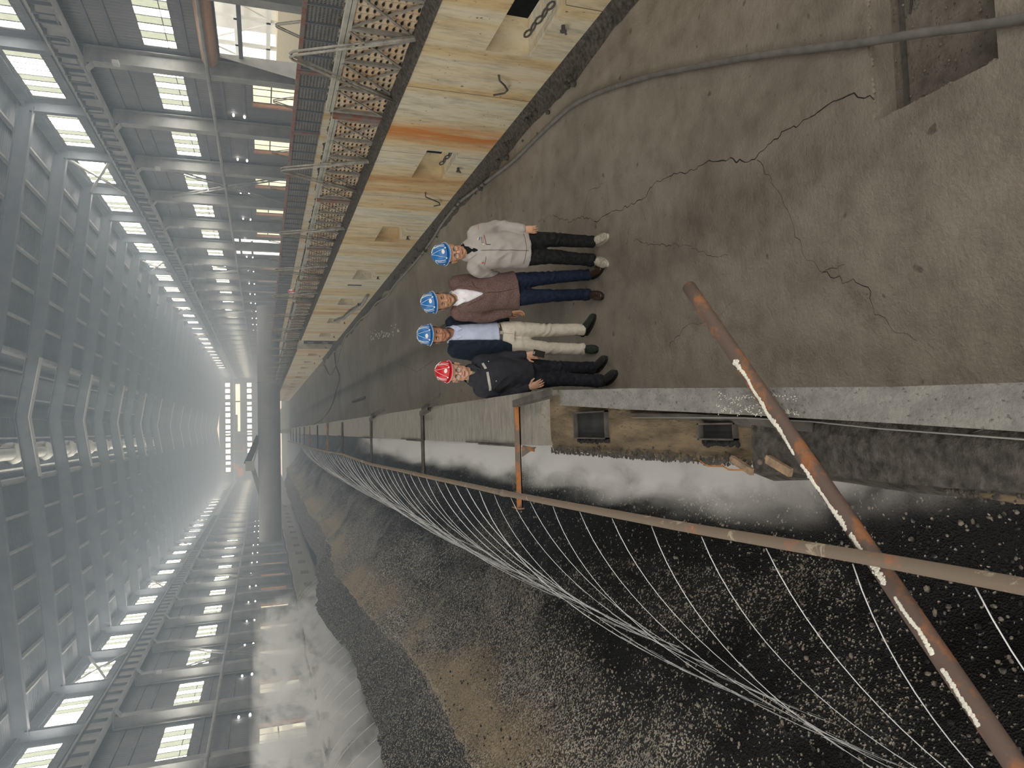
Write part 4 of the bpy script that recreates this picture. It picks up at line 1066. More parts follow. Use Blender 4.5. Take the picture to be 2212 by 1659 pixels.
def head_frame(hc, yaw, pitch, roll): return Matrix.Translation(hc) @ Euler((pitch, roll, yaw), 'XYZ').to_matrix().to_4x4()
def helmet(person, F, col, var=0):
    """hard hat in the head frame: x viewer-right, -y forward, z up"""
    zb = .060; rx, ry, rz = .099, .122, .112
    ho = empty('helmet'); ho.parent = person; ho.matrix_local = F
    b = MB(); nu, nv = 40, 14; rings = []
    for j in range(nv+1):
        ph = PI/2*j/nv; r = []
        for i in range(nu):
            a = 2*PI*i/nu; cr = math.cos(ph)**.86
            ridge = .006*math.exp(-((abs(math.cos(a))*cr)/.16)**2)*math.sin(ph)**.5 if j else 0
            r.append(b.bm.verts.new((rx*math.cos(a)*cr, .012+ry*math.sin(a)*cr, zb+rz*math.sin(ph)**1.0+ridge)))
        rings.append(r)
    for j in range(nv):
        for i in range(nu):
            f = b.bm.faces.new((rings[j][i], rings[j][(i+1)%nu], rings[j+1][(i+1)%nu], rings[j+1][i])); f.smooth = True
    link('shell', b.mesh('shell', col), ho)
    def dp(a, ph, off=.002):
        cr = math.cos(ph)**.86
        return Vector(((rx+off)*math.cos(a)*cr, .012+(ry+off)*math.sin(a)*cr, zb+(rz+off)*math.sin(ph)+.004*math.sin(ph)))
    b = MB(); inn = []; outr = []; low = []
    for i in range(nu):
        a = 2*PI*i/nu; fwd = max(0, -math.sin(a)); e = .010 + .030*fwd**2.2
        inn.append(b.bm.verts.new((rx*math.cos(a), .012+ry*math.sin(a), zb+.006)))
        outr.append(b.bm.verts.new(((rx+e*.6)*math.cos(a), .012+(ry+e)*math.sin(a), zb-.004-.010*fwd**2)))
        low.append(b.bm.verts.new(((rx+e*.5)*math.cos(a), .012+(ry+e*.94)*math.sin(a), zb-.009-.010*fwd**2)))
    for i in range(nu):
        k = (i+1) % nu
        for p, q in ((inn, outr), (outr, low), (low, inn)):
            f = b.bm.faces.new((p[i], p[k], q[k], q[i])); f.smooth = True
    link('brim', b.mesh('brim', col), ho)
    b = MB()
    edge = [v_.co for v_ in []]
    pe = []
    for i in range(nu+1):
        a = 2*PI*i/nu; fwd = max(0, -math.sin(a)); e = .010 + .030*fwd**2.2
        pe.append(Vector(((rx+e*.6)*math.cos(a), .012+(ry+e)*math.sin(a), zb-.004-.010*fwd**2)))
    b.tube(pe, .0017, 5)
    fr = -PI/2
    b.tube([dp(fr-.42*(1-s_*.75), .12+1.40*s_) for s_ in [i/9 for i in range(10)]], .0016, 5)
    b.tube([dp(fr+.42*(1-s_*.75), .12+1.40*s_) for s_ in [i/9 for i in range(10)]], .0016, 5)
    for sg in (-1, 1):
        b.tube([dp(fr+sg*(.66+.35*s_), .16+.80*s_) for s_ in [i/8 for i in range(9)]], .0030, 5)
        b.tube([dp(fr+sg*(.85+.25*s_), .12+.62*s_) for s_ in [i/8 for i in range(9)]], .0022, 5)
        b.tube([dp(fr+sg*(.97+.6*s_), .95-.35*s_*s_) for s_ in [i/6 for i in range(7)]], .0032, 5)
    b.tube([dp(0, .9), dp(0, 1.3), dp(PI, 1.3), dp(PI, .9)], .0030, 5) if var else b.tube([dp(-.15, .8), dp(-.2, 1.15), dp(-.4, 1.45)], .0035, 5)
    link('white_lines', b.mesh('white_lines', m_white), ho)
    b = MB()
    for a, ph in ((fr+.48, .14), (fr-.48, .12), (fr+1.25, .16), (fr-1.25, .16)):
        c_ = dp(a, ph, .0025); b.disc(c_, c_-Vector((0,.012,zb)), .0075, 12)
    link('rivets', b.mesh('rivets', m_white), ho)
    b = MB(); ap = fr + (.12 if var == 0 else -.10); c_ = dp(ap, .36, .004); nr = (c_-Vector((0,.012,zb-.02))).normalized()
    sx_ = Vector((1,0,0)); sx_ = (sx_-nr*sx_.dot(nr)).normalized(); sz_ = nr.cross(sx_)
    P = [c_ + sx_*math.cos(2*PI*k/20)*.020 + sz_*math.sin(2*PI*k/20)*.0135 for k in range(20)]
    b.bm.faces.new([b.bm.verts.new(p) for p in P]); link('sticker', b.mesh('sticker', m_white), ho)
    b = MB(); P = [c_ + nr*.0008 + sx_*math.cos(2*PI*k/20)*.0145 + sz_*math.sin(2*PI*k/20)*.0088 for k in range(20)]
    b.bm.faces.new([b.bm.verts.new(p) for p in P]); link('sticker_print', b.mesh('sticker_print', m_stick), ho)
    return ho

def build_person(sp):
    ox, oy = sp['root']
    P = empty('person', (ox, oy, 0)); tag(P, sp['label'], 'person')
    V = lambda x, y, z: Vector((x-ox, y, z))     # world x, y offset from body plane, z
    sh, el, wr, hp_, kn, an = sp['sh'], sp['el'], sp['wr'], sp['hip'], sp['knee'], sp['ank']
    hc = V(*sp['head']); F = head_frame(hc, *sp['hrot']); skin = SK[sp['skin']]
    wd = sp.get('build', 1.0)
    # ---- continuous body: trunk, limbs, neck, head, hands in one surface
    b = MB()
    nk = V(*sp['neck']); pel = (V(*hp_[0])+V(*hp_[1]))/2
    chest = (V(*sh[0])+V(*sh[1]))/2 + Vector((0,0,-.10))
    b.tube([pel+Vector((0,0,.05)), pel+Vector((0,0,.13)), chest+Vector((0,0,-.12)), chest, chest+Vector((0,0,.08)), nk+Vector((0,.01,-.03))], [(.115*wd,.085),(.12*wd,.085),(.135*wd,.095),(.145*wd,.10),(.12,.08),(.06,.06)], 16, rnd=True, ref=(1,0,0))
    hb = F @ Vector((0,.012,-.07))
    b.tube([nk+Vector((0,.015,-.04)), nk.lerp(hb, .5)+Vector((0,.004,0)), hb], [.060*sp.get('neckw',1), .056*sp.get('neckw',1), .058*sp.get('neckw',1)], 14, rnd=True)
    for i in (0, 1):
        b.tube(mpath([V(*sh[i]), V(*el[i]), V(*wr[i])], 4), [.05,.048,.045,.042,.038,.036,.033,.030,.027], 12, rnd=True)
        b.tube([V(*hp_[i])+Vector((0,0,.02)), V(*kn[i]), V(*an[i])], [.064,.050,.036], 12, rnd=True)
        # hand
        w_ = V(*wr[i]); hd = Vector(sp['hdir'][i]).normalized(); side = Vector(sp['hside'][i]); side = (side - hd*side.dot(hd)).normalized(); nrm_ = hd.cross(side)
        pc = w_ + hd*.085
        b.tube([w_, w_+hd*.035, w_+hd*.065, pc], [(.027,.020),(.034,.018),(.040,.016),(.038,.014)], 14, rnd=True, ref=side)
        curl = sp.get('curl', (.35,.35))[i]
        for k, (off, ln) in enumerate(((-.029,.066),(-.010,.078),(.010,.073),(.028,.056))):
            p0 = w_ + hd*.078 + side*off; d1 = (hd + side*(off*4.5) - nrm_*curl*.4*sp['palm'][i]).normalized(); d2 = (hd + side*(off*2) - nrm_*curl*1.4*sp['palm'][i]).normalized(); d3 = (hd*.7 - nrm_*curl*2.4*sp['palm'][i]).normalized()
            p1 = p0+d1*ln*.45; p2 = p1+d2*ln*.32; p3 = p2+d3*ln*.25
            b.tube([p0, p1, p2, p3], [.0088,.0084,.0078,.0068], 8, rnd=True)
        tb = w_ + hd*.028 - side*.028*sp['thumb'][i]; t1 = tb + (hd*.6 - side*.75*sp['thumb'][i]).normalized()*.035; t2 = t1 + (hd*.9 - side*.3*sp['thumb'][i] - nrm_*.2*sp['palm'][i]).normalized()*.03
        b.tube([tb, t1, t2], [.0125,.0105,.0085], 8, rnd=True)
    # head pieces (head frame)
    fw, ja = sp.get('face', (1, 1))
    def hb_(c_, r, seg=20): 
        M0 = F @ Matrix.Translation(c_) @ Matrix.Diagonal((*r, 1)); g = bmesh.ops.create_uvsphere(b.bm, u_segments=seg, v_segments=seg//2+2, radius=1, matrix=M0)
    hb_((0,.012,.045), (.076*fw,.096,.085)); hb_((0,-.022,-.005), (.069*fw,.070,.075)); hb_((0,-.038,-.055), (.052*fw*ja,.047,.050)); hb_((0,-.062,-.088), (.026*ja,.022,.020))
    for sg in (-1, 1):
        hb_((sg*.036*fw,-.062,-.022), (.026,.022,.024), 12); hb_((sg*.040*fw*ja,-.022,-.056), (.022,.034,.034), 12)
        hb_((sg*.076*fw,.008,-.008), (.010,.020,.031), 12); hb_((sg*.080*fw,.012,.010), (.008,.016,.014), 10)
        hb_((sg*.030,-.086,.022), (.026,.010,.008), 10)
        hb_((sg*.0125,-.098,-.030), (.0085,.010,.008), 10)
    b.tube([F@Vector((0,-.086,.018)), F@Vector((0,-.098,-.006)), F@Vector((0,-.108,-.026))], [(.009,.010),(.011,.012),(.0135,.012)], 10, rnd=True, ref=F.to_3x3()@Vector((1,0,0)))
    hb_((0,-.082,-.052), (.026,.014,.014), 12)
    body = remesh(b, .0042, 6, 'body', skin)
    a = vco(body); Fi = F.inverted(); R4 = np.array(Fi); loc = a @ R4[:3,:3].T + R4[:3,3]
    push = np.zeros_like(a); fwd = np.array(F.to_3x3() @ Vector((0,1,0)))
    for sg in (-1, 1):       # eye sockets
        d = ((loc[:,0]-sg*.031)/.017)**2 + ((loc[:,2]-.003)/.011)**2; m_ = (loc[:,1] < -.03)
        push += (np.exp(-d)*.011*m_)[:, None]*fwd
    vset(body, a+push); bo = link('body', body, P)
    # ---- face details
    FX = lambda p: F @ Vector(p)
    eyes = MB(); iris = MB(); lids = MB()
    for sg in (-1, 1):
        M0 = F @ Matrix.Translation((sg*.031,-.071,.003)); bmesh.ops.create_uvsphere(eyes.bm, u_segments=14, v_segments=10, radius=.0125, matrix=M0)
        iris.disc(FX((sg*.031+.001,-.0842,.002)), F.to_3x3()@Vector((0,-1,0)), .0050, 12)
    eo = link('eyes', eyes.mesh('eyes', m_eye), P); link('irises', iris.mesh('irises', m_iris), eo)
    lids = MB()
    for sg in (-1, 1):
        sq = sp.get('squint', .5)
        lids.tube([FX((sg*.031-.016,-.076,.001)), FX((sg*.031-.008,-.0845,.0075-.003*sq)), FX((sg*.031+.008,-.0845,.0075-.003*sq)), FX((sg*.031+.016,-.076,.001))], [(.0022,.0022),(.0044,.0034),(.0044,.0034),(.0022,.0022)], 8)
        lids.tube([FX((sg*.031-.015,-.076,.000)), FX((sg*.031-.007,-.0835,-.0055+.003*sq)), FX((sg*.031+.008,-.0835,-.0055+.003*sq)), FX((sg*.031+.015,-.076,.000))], .0026, 8)
    link('eyelids', lids.mesh('eyelids', skin), P)
    la = MB()
    for sg in (-1, 1):
        la.tube([FX((sg*.031-.015,-.0785,.0005)), FX((sg*.031-.007,-.0868,.0048-.003*sq)), FX((sg*.031+.007,-.0868,.0048-.003*sq)), FX((sg*.031+.015,-.0785,.0005))], .0011, 6)
    link('eyelashes', la.mesh('eyelashes', m_brow), P)
    br = MB()
    for sg in (-1, 1): br.tube([FX((sg*.013,-.0945,.019)), FX((sg*.025,-.0965,.0235)), FX((sg*.038,-.0925,.0235)), FX((sg*.050,-.0825,.0175))], [(.0022,.0020),(.0030,.0022),(.0028,.0022),(.0012,.0014)], 6)
    link('eyebrows', br.mesh('eyebrows', m_brow), P)
    smile = sp.get('smile', .3); lp_ = MB(); zc = -.056
    lp_.tube([FX((-.025-.003*smile,-.083,zc+.006*smile)), FX((-.010,-.0965,zc+.0025)), FX((0,-.0975,zc+.0015)), FX((.010,-.0965,zc+.0025)), FX((.025+.003*smile,-.083,zc+.006*smile))], [(.0012,.0012),(.0040,.0030),(.0036,.003),(.0040,.0030),(.0012,.0012)], 8)
    lp_.tube([FX((-.023,-.083,zc-.002+.006*smile)), FX((-.009,-.0955,zc-.0065)), FX((.009,-.0955,zc-.0065)), FX((.023,-.083,zc-.002+.006*smile))], [(.0012,.0012),(.0052,.0040),(.0052,.0040),(.0012,.0012)], 8)
    lo = link('lips', lp_.mesh('lips', m_lip), P)
    ml = MB(); ml.tube([FX((-.024-.003*smile,-.0855,zc+.004*smile)), FX((-.01,-.0995,zc-.002)), FX((.01,-.0995,zc-.002)), FX((.024+.003*smile,-.0855,zc+.004*smile))], .0011+.0006*smile, 6); link('mouth_line', ml.mesh('mouth_line', m_mouth), lo)
    ns = MB()
    for sg in (-1, 1): ns.disc(FX((sg*.0075,-.1065,-.0365)), F.to_3x3()@Vector((0,-.6,-1)), .0038, 10)
    link('nostrils', ns.mesh('nostrils', m_mouth), P)
    # hair behind and beside the ears
    hb2 = MB(); bmesh.ops.create_uvsphere(hb2.bm, u_segments=28, v_segments=20, radius=1, matrix=Matrix.Translation((0,.016,.040)) @ Matrix.Diagonal((.081*fw,.100,.088,1)))
    hm = hb2.mesh('hair', sp.get('hairm', m_brow)); cut(hm, lambda c_: c_.y < -.015 or c_.z < -.02 or (c_.z < .0 and c_.y < .02)); ho_ = link('hair', hm, P); ho_.matrix_local = F
    hz = helmet(P, F @ Euler((sp.get('hattilt', -.06), sp.get('hatroll', 0), 0)).to_matrix().to_4x4() @ Matrix.Translation((0,-.004,.020)), sp['hat'], sp.get('var', 0))
    if sp.get('strap'):
        s_ = MB(); s_.tube([FX((-.079*fw,-.012,.045)), FX((-.078*fw,-.020,-.02)), FX((-.060*fw,-.040,-.078)), FX((-.022,-.072,-.108)), FX((0,-.078,-.112)), FX((.022,-.072,-.108)), FX((.060*fw,-.040,-.078)), FX((.078*fw,-.020,-.02)), FX((.079*fw,-.012,.045))], [(.0030,.0022)]*2+[(.004,.0022)]+[(.0065,.0030)]*3+[(.004,.0022)]+[(.0030,.0022)]*2, 8)
        link('chin_strap', s_.mesh('chin_strap', m_strap), P)
    if sp.get('glasses'):
        g_ = MB(); ln_ = MB(); rr = sp['glasses']
        for sg in (-1, 1):
            P2 = []
            for k in range(21):
                a_ = 2*PI*k/20; ex = .6
                cxx = math.copysign(abs(math.cos(a_))**ex, math.cos(a_)); czz = math.copysign(abs(math.sin(a_))**ex, math.sin(a_))
                P2.append(FX((sg*.0335 + rr[0]*cxx, -.1015+.004*abs(cxx)*(1 if cxx*sg > 0 else 0), -.001 + rr[1]*czz)))
            g_.tube(P2, .0012, 6); g_.tube(P2[1:10], .0019, 6); ln_.bm.faces.new([ln_.bm.verts.new(p_) for p_ in P2[:-1]])
            g_.tube([FX((sg*(.0335+rr[0]),-.098,.004)), FX((sg*.070*fw,-.080,.006)), FX((sg*.081*fw,.0,.008))], .0016, 6)
        g_.tube([FX((-.0335+rr[0],-.1015,.002)), FX((0,-.106,.005)), FX((.0335-rr[0],-.1015,.002))], .0015, 6)
        go = link('spectacles', g_.mesh('spectacles', m_glass), P); link('lenses', ln_.mesh('lenses', m_lens), go)
    # ---- trousers
    b = MB(); up = Vector((0,0,1)); tw = sp.get('trw', 1.0)
    wz = sp['waistz']
    b.tube([pel+Vector((0,0,-.06)), pel+Vector((0,0,.02)), Vector((pel.x, pel.y, wz))], [(.150*wd,.110),(.158*wd,.108),(.142*wd,.096)], 20, rnd=False, ref=(1,0,0))
    for i in (0, 1):
        h_, k_, a_ = V(*hp_[i]), V(*kn[i]), V(*an[i]); a2 = a_ + Vector((0,-.005,-.035))
        b.tube([h_+Vector((0,0,.03)), h_.lerp(k_,.35), h_.lerp(k_,.75), k_, k_.lerp(a_,.35)+Vector((0,.01,0)), k_.lerp(a_,.8), a2], [(.088*tw,.100*tw),(.086*tw,.095*tw),(.072*tw,.080*tw),(.067*tw,.072*tw),(.064*tw,.070*tw),(.060*tw,.066*tw),(.064*tw,.070*tw)], 16, rnd=False, ref=(1,0,0))
    tm = remesh(b, .009, 4, 'trousers', sp['trm']); wrinkle(tm, .0018, 9, 16, 3, ((.47,.09,.0035*sp.get('wrk',1)), (.12,.06,.004*sp.get('wrk',1)), (.78,.05,.002)))
    to = link('trousers', tm, P)
    # ---- shoes
    for i in (0, 1):
        a_ = V(*an[i]); yaw = sp['toe'][i]; so = empty('shoe'); so.parent = P; so.matrix_local = Matrix.Translation((a_.x, a_.y, 0)) @ Matrix.Rotation(yaw, 4, 'Z')
        b = MB(); sl = sp.get('shoe_h', 1)
        prof = [(.075,.030,.030,.060),(.055,.036,.040,.085),(.02,.038,.045,.095),(-.03,.040,.043,.082),(-.08,.044,.036,.062),(-.13,.047,.031,.047),(-.175,.043,.027,.040),(-.205,.030,.024,.030)]
        pts_ = [Vector((0, y_, .018+hh/2)) for y_, w1, w2, hh in prof]; rad_ = [(w1, hh/2) for y_, w1, w2, hh in prof]
        b.tube(pts_, rad_, 18, rnd=True, ref=(1,0,0)); b.tube([Vector((0,.03,.05)), Vector((0,.035,.115))], [(.042,.048),(.040,.045)], 16, rnd=True, ref=(1,0,0))
        link('upper', remesh(b, .006, 3, 'upper', sp['shoem']), so)
        b = MB(); N_ = 28; out_ = []
        for k in range(N_):
            a2 = 2*PI*k/N_; yy = -.065+.150*math.sin(a2); wv = .046*(1-.18*max(0, math.sin(a2)))
            out_.append((wv*math.copysign(abs(math.cos(a2))**.75, math.cos(a2)), yy))
        lo_ = [b.bm.verts.new((x_, y_, 0)) for x_, y_ in out_]; hi_ = [b.bm.verts.new((x_, y_, .024)) for x_, y_ in out_]
        b.bm.faces.new(lo_[::-1]); b.bm.faces.new(hi_)
        for k in range(N_): b.bm.faces.new((lo_[k], lo_[(k+1)%N_], hi_[(k+1)%N_], hi_[k]))
        link('sole', b.mesh('sole', sp['solem']), so)
        b = MB()
        for k in range(6):
            y_ = -.035-.018*k; z_ = .106-.0085*k; b.tube([(-.022,y_,z_-.008),(0,y_-.004,z_+.001),(.022,y_-.008 if k % 2 else y_+.006,z_-.008)], .0028, 6)
        link('laces', b.mesh('laces', sp['lacem']), so)
    # ---- shirt (torso) and jacket
    hz0 = sp['hem']; S0, S1 = V(*sh[0]), V(*sh[1]); mid = (S0+S1)/2
    def torso(b, grow, z0, zend=None, flare=1.0):
        px = lambda z: mid.x + (pel.x-mid.x)*max(0, min(1, (mid.z-z)/(mid.z-pel.z)))
        py = lambda z: mid.y + (pel.y-mid.y)*max(0, min(1, (mid.z-z)/(mid.z-pel.z)))
        hw = abs(S0.x-S1.x)/2; be = sp.get('belly', 0)
        ring = [(z0, (.163*wd*flare+grow, .120+grow+be*.8)), ((z0+mid.z)/2-.06, (.158*wd+grow, .118+grow+be)), (mid.z-.20, (.165*wd+grow, .122+grow+be*.5)), (mid.z-.09, (hw*.80+.035+grow, .115+grow)), (mid.z-.02, (hw*.88+.02+grow, .095+grow)), (mid.z+(nk.z-mid.z)*.42, (hw*.66+grow, .078+grow)), (nk.z-.012, (.088+grow*.6, .070+grow*.5)), (nk.z+.022, (.066+grow*.6, .062+grow*.5))]
        tilt = (S0.z-S1.z)/max(.1, abs(S0.x-S1.x))
        b.tube([Vector((px(z), py(z)+.006, z)) for z, r in ring], [r for z, r in ring], 26, rnd=False, ref=(1,0,0))
    def sleeves(b, g0, end=1.0, wmul=1.0):
        for i in (0, 1):
            s_, e_, w_ = V(*sh[i]), V(*el[i]), V(*wr[i])
            b.tube(mpath([s_.lerp(mid+Vector((0,0,.03)), .22), s_, s_.lerp(e_, .5), e_, e_.lerp(w_, .5), e_.lerp(w_, end)], 3), [r*wmul+g0 for r in [.056,.060,.062,.062,.062,.061,.059,.057,.055,.053,.051,.050,.048,.045,.043,.041]], 16, rnd=True)
    def make_collar(par, mat, k_):
        b = MB(); cn = nk + Vector((0,.004,0)); cw = .060*sp.get('neckw',1)*k_
        rows_c = [(sg_a) for sg_a in range(0)]
        for sg in (-1, 1):   # collar wings wrapping round the neck
            L_ = [(0,.062,.040),(sg*cw*.75,.046,.040),(sg*(cw+.002),.006,.030),(sg*(cw-.008),-.036,.008),(sg*.030,-.064,-.022),(sg*.010,-.076,-.048)]
            W_ = [(0,.078,.004),(sg*(cw*.75+.014),.058,.002),(sg*(cw+.020),.008,-.006),(sg*(cw+.012),-.050,-.026),(sg*.060,-.082,-.052),(sg*.036,-.096,-.088)]
            for q in range(5):
                a0, a1, w0_, w1_ = (cn+Vector(v_) for v_ in (L_[q], L_[q+1], W_[q], W_[q+1])); b.quad(a0, a1, w1_, w0_)
        co_ = link('collar', b.mesh('collar', mat), par); sd_ = co_.modifiers.new('s', 'SOLIDIFY'); sd_.thickness = .004
    if sp.get('shirtm'):
        b = MB(); torso(b, -.004, sp.get('shirthem', hz0+.12)); sm_ = remesh(b, .009, 3, 'shirt', sp['shirtm']); wrinkle(sm_, .0015, 8, 10, 5)
        cut(sm_, lambda c_: (c_.z > nk.z+.035)); so_ = link('shirt', sm_, P)
        if sp.get('scol', True): make_collar(so_, sp['shirtm'], 1.0)
        if sp.get('placket'):
            b = MB(); b.box(pel.x*.3+mid.x*.7-.004+.012, pel.x*.3+mid.x*.7-.001+.012, -.13-.02, -.11-.01, sp['waistz']+.01, nk.z-.06)
    b = MB(); torso(b, .012, hz0, None, sp.get('flare', 1.0)); sleeves(b, 0, sp.get('cuff', .93), sp.get('slw', 1.0))
    jm = remesh(b, .0085, 4, 'jacket', sp['jackm']); wrinkle(jm, .0022*sp.get('jwr', 1), 7, 9, 1, ((V(*el[0]).z, .10, .003*sp.get('jwr', 1)),))
    op = sp.get('open')
    if op:
        def inside(c_):
            if c_.y > -.02+mid.y*0: return False
            x_ = c_.x; z_ = c_.z
            for (z1, a1, b1), (z2, a2, b2) in zip(op, op[1:]):
                if z2 <= z_ <= z1:
                    t_ = (z1-z_)/(z1-z2); lo2 = a1+(a2-a1)*t_; hi2 = b1+(b2-b1)*t_
                    return lo2 < x_+ox < hi2
            return False
        cut(jm, inside)
    cut(jm, lambda c_: c_.z > nk.z+.02 and abs(c_.x-nk.x) < .075)
    jo = link('jacket', jm, P)
    sd_ = jo.modifiers.new('s', 'SOLIDIFY'); sd_.thickness = .004; sd_.offset = -1
    if not sp.get('scol', True): make_collar(jo, sp['jackm'], 1.12)
    # surface finder for badges, lapels, stripes: nearest front surface point under (x, z)
    from mathutils.bvhtree import BVHTree
    bv = BVHTree.FromPolygons([v_.co for v_ in jm.vertices], [p_.vertices for p_ in jm.polygons])
    tv = BVHTree.FromPolygons([v_.co for v_ in tm.vertices], [p_.vertices for p_ in tm.polygons])
    def surf(x_, z_, off=.003, tree=bv):
        h_ = tree.ray_cast(Vector((x_-ox, -1, z_)), Vector((0,1,0)))
        if h_[0] is None: h_ = tree.find_nearest(Vector((x_-ox, -.13, z_)))
        return h_[0] + Vector((0,-off,0))
    def strip(name, pts2, width, mat, off=.003, par=None, tree=bv, n=10):
        """band lying on the cloth, following the surface"""
        b = MB(); P2 = [Vector(p_) for p_ in pts2]; dense = []
        for p_, q_ in zip(P2, P2[1:]):
            for k in range(n): dense.append(p_.lerp(q_, k/n))
        dense.append(P2[-1]); prev = None
        for k, p_ in enumerate(dense):
            d_ = (dense[min(k+1, len(dense)-1)]-dense[max(0, k-1)]).normalized(); s2 = Vector((-d_.y, d_.x))*width/2
            cur = [surf(p_.x+s2.x, p_.y+s2.y, off, tree), surf(p_.x-s2.x, p_.y-s2.y, off, tree)]
            if prev and (cur[0]-prev[0]).length < .08: b.quad(prev[0], prev[1], cur[1], cur[0])
            prev = cur
        return link(name, b.mesh(name, mat), par or jo)
    sp['surf'], sp['strip'], sp['jacket_obj'], sp['P'], sp['V'], sp['tv'] = surf, strip, jo, P, V, tv
    return P
gm_ = cloth('grey_workwear', (.365,.34,.32), (.39,.365,.34), 12, .85, .15)
blk = cloth('black_trouser_cloth', (.010,.011,.012), (.020,.021,.022), 30); nav = cloth('navy_trouser_cloth', (.010,.016,.035), (.018,.026,.055), 30)
khk = cloth('pale_khaki_cloth', (.62,.57,.48), (.70,.65,.56), 24); dnw = cloth('dark_workwear', (.026,.027,.034), (.031,.032,.040), 26)
tweed = cloth('brown_tweed', (.075,.040,.038), (.25,.17,.155), 260, .95, .4, lo=.40, hi=.64); blz = cloth('navy_blazer_cloth', (.013,.022,.034), (.017,.027,.042), 30)
wsh = cloth('white_shirt_cloth', (.72,.70,.74), (.80,.79,.82), 14, .7); bsh = cloth('light_blue_shirt_cloth', (.46,.51,.68), (.54,.60,.76), 14, .7)
tee = cloth('black_tee', (.008,.009,.011), (.014,.015,.018), 20); olive = cloth('olive_collar', (.20,.20,.12), (.26,.26,.17), 20)
m_dark = simple('dark_seam', (.03,.027,.025), rough=.9); m_maroon = simple('maroon_zip', (.20,.012,.02), rough=.6); m_grey_refl = simple('reflective_tape', (.34,.325,.30), (.42,.40,.37), 60, .4)
snk = simple('cream_sneaker', (.30,.27,.22), (.55,.51,.43), 26, .7); snk_s = simple('sneaker_sole', (.55,.52,.45), rough=.7); brl = simple('brown_leather', (.035,.018,.012), (.055,.03,.02), 20, .18, spec=.6); grs = simple('dark_green_suede', (.012,.020,.014), (.028,.040,.028), 25, .8); bks = simple('black_shoe', (.012,.012,.013), (.025,.024,.024), 20, .7)
m_badge_y = simple('badge_yellow', (.85,.65,.20), rough=.6); m_badge_b = simple('badge_blue', (.06,.12,.45), rough=.6); m_badge_r = simple('badge_red', (.65,.05,.06), rough=.6); m_gold = simple('gold_pin', (.80,.62,.25), rough=.3)
Ri, Le = 0, 1
# man in grey workwear
Y_ = 6.30
s1 = dict(root=(1.67, Y_), label='man in a grey work jacket, black trousers and pale sneakers under a blue helmet', skin='a', hat=m_blue, var=0,
  head=(1.575,-.03,1.500), hrot=(-.12,.10,-.18), neck=(1.605,.0,1.375), face=(1.02,1.06), smile=.2, squint=.8, neckw=1.0, glasses=(.022,.0165), hattilt=-.05, hatroll=.06,
  sh=[(1.785,0,1.275),(1.455,.01,1.285)], el=[(1.875,.03,1.045),(1.420,.16,1.06)], wr=[(1.825,-.10,.835),(1.390,.29,.86)], hdir=[(-.12,-.35,-1),(0,-.05,-1)], hside=[(.75,-.5,.1),(0,1,0)], palm=(1,1), thumb=(1,-1), curl=(.5,.4),
  hip=[(1.735,0,.86),(1.585,0,.86)], knee=[(1.765,-.02,.47),(1.600,-.01,.47)], ank=[(1.770,.0,.10),(1.590,.01,.10)], toe=(.05,-.42), waistz=.98, hem=.77, build=1.0, belly=.022, flare=1.04,
  trm=blk, shoem=snk, solem=snk_s, lacem=snk_s, jackm=gm_, scol=False, shirtm=tee, cuff=.97, slw=1.08, open=[(1.45,1.565,1.645),(1.35,1.572,1.638),(1.265,1.602,1.605)], jwr=2.0)
p1 = build_person(s1)
su, stp = s1['surf'], s1['strip']
stp('zip_line', [(1.60,1.25),(1.605,1.02),(1.612,.80)], .004, m_dark, .002)
stp('hem_seam', [(1.50,.83),(1.62,.822),(1.78,.835)], .004, m_dark, .001)
stp('pocket_zip', [(1.655,1.205),(1.75,1.215)], .006, m_maroon, .003)
stp('zip_pull', [(1.655,1.205),(1.652,1.165)], .006, m_dark, .004)
stp('pocket_flap', [(1.475,1.205),(1.545,1.205)], .004, m_dark, .002); stp('red_mark', [(1.488,1.225),(1.498,1.225)], .018, m_badge_r, .003)
stp('shoulder_piping', [(1.80,1.26),(1.865,1.25)], .003, m_badge_r, .003)
stp('emblem', [(1.700,1.273),(1.715,1.268),(1.727,1.262)], .007, m_badge_y, .003); stp('emblem_swoosh', [(1.698,1.264),(1.712,1.260),(1.728,1.254)], .010, m_badge_b, .003)
# small dark characters under the emblem and the fine line of letters
for j, xx in enumerate((1.676,1.692,1.708,1.724)):
    b = MB(); P0 = su(xx, 1.240, .003)
    for (dx0, dz0, dx1, dz1) in ((-.004,.004,.004,.004),(0,.006,0,-.006),(-.004,-.001,.004,-.001),(-.004,-.005,0,.001) if j % 2 else (-.004,-.005,.004,-.005),(0,.001,.004,-.005) if j % 2 else (.003,.003,.003,-.005)):
        b.bar(P0+Vector((dx0,0,dz0)), P0+Vector((dx1,0,dz1)), .0014, .0014)
    link('character', b.mesh('character', m_dark), s1['jacket_obj'])
b = MB()
for k in range(14):
    if k in (6,): continue
    P0 = su(1.668+.0048*k, 1.226, .003); b.bar(P0+Vector((0,0,-.0022)), P0+Vector((0,0,.0022 if k % 3 else .001)), .0013, .0013)
    if k % 2: b.bar(P0+Vector((0,0,.0015)), P0+Vector((.003,0,.0015)), .001, .001)
link('small_lettering', b.mesh('small_lettering', m_dark), s1['jacket_obj'])
b = MB(); b.disc(su(1.655,1.228,.004), (0,-1,0), .007, 14); link('pin_badge', b.mesh('pin_badge', m_gold), s1['jacket_obj'])
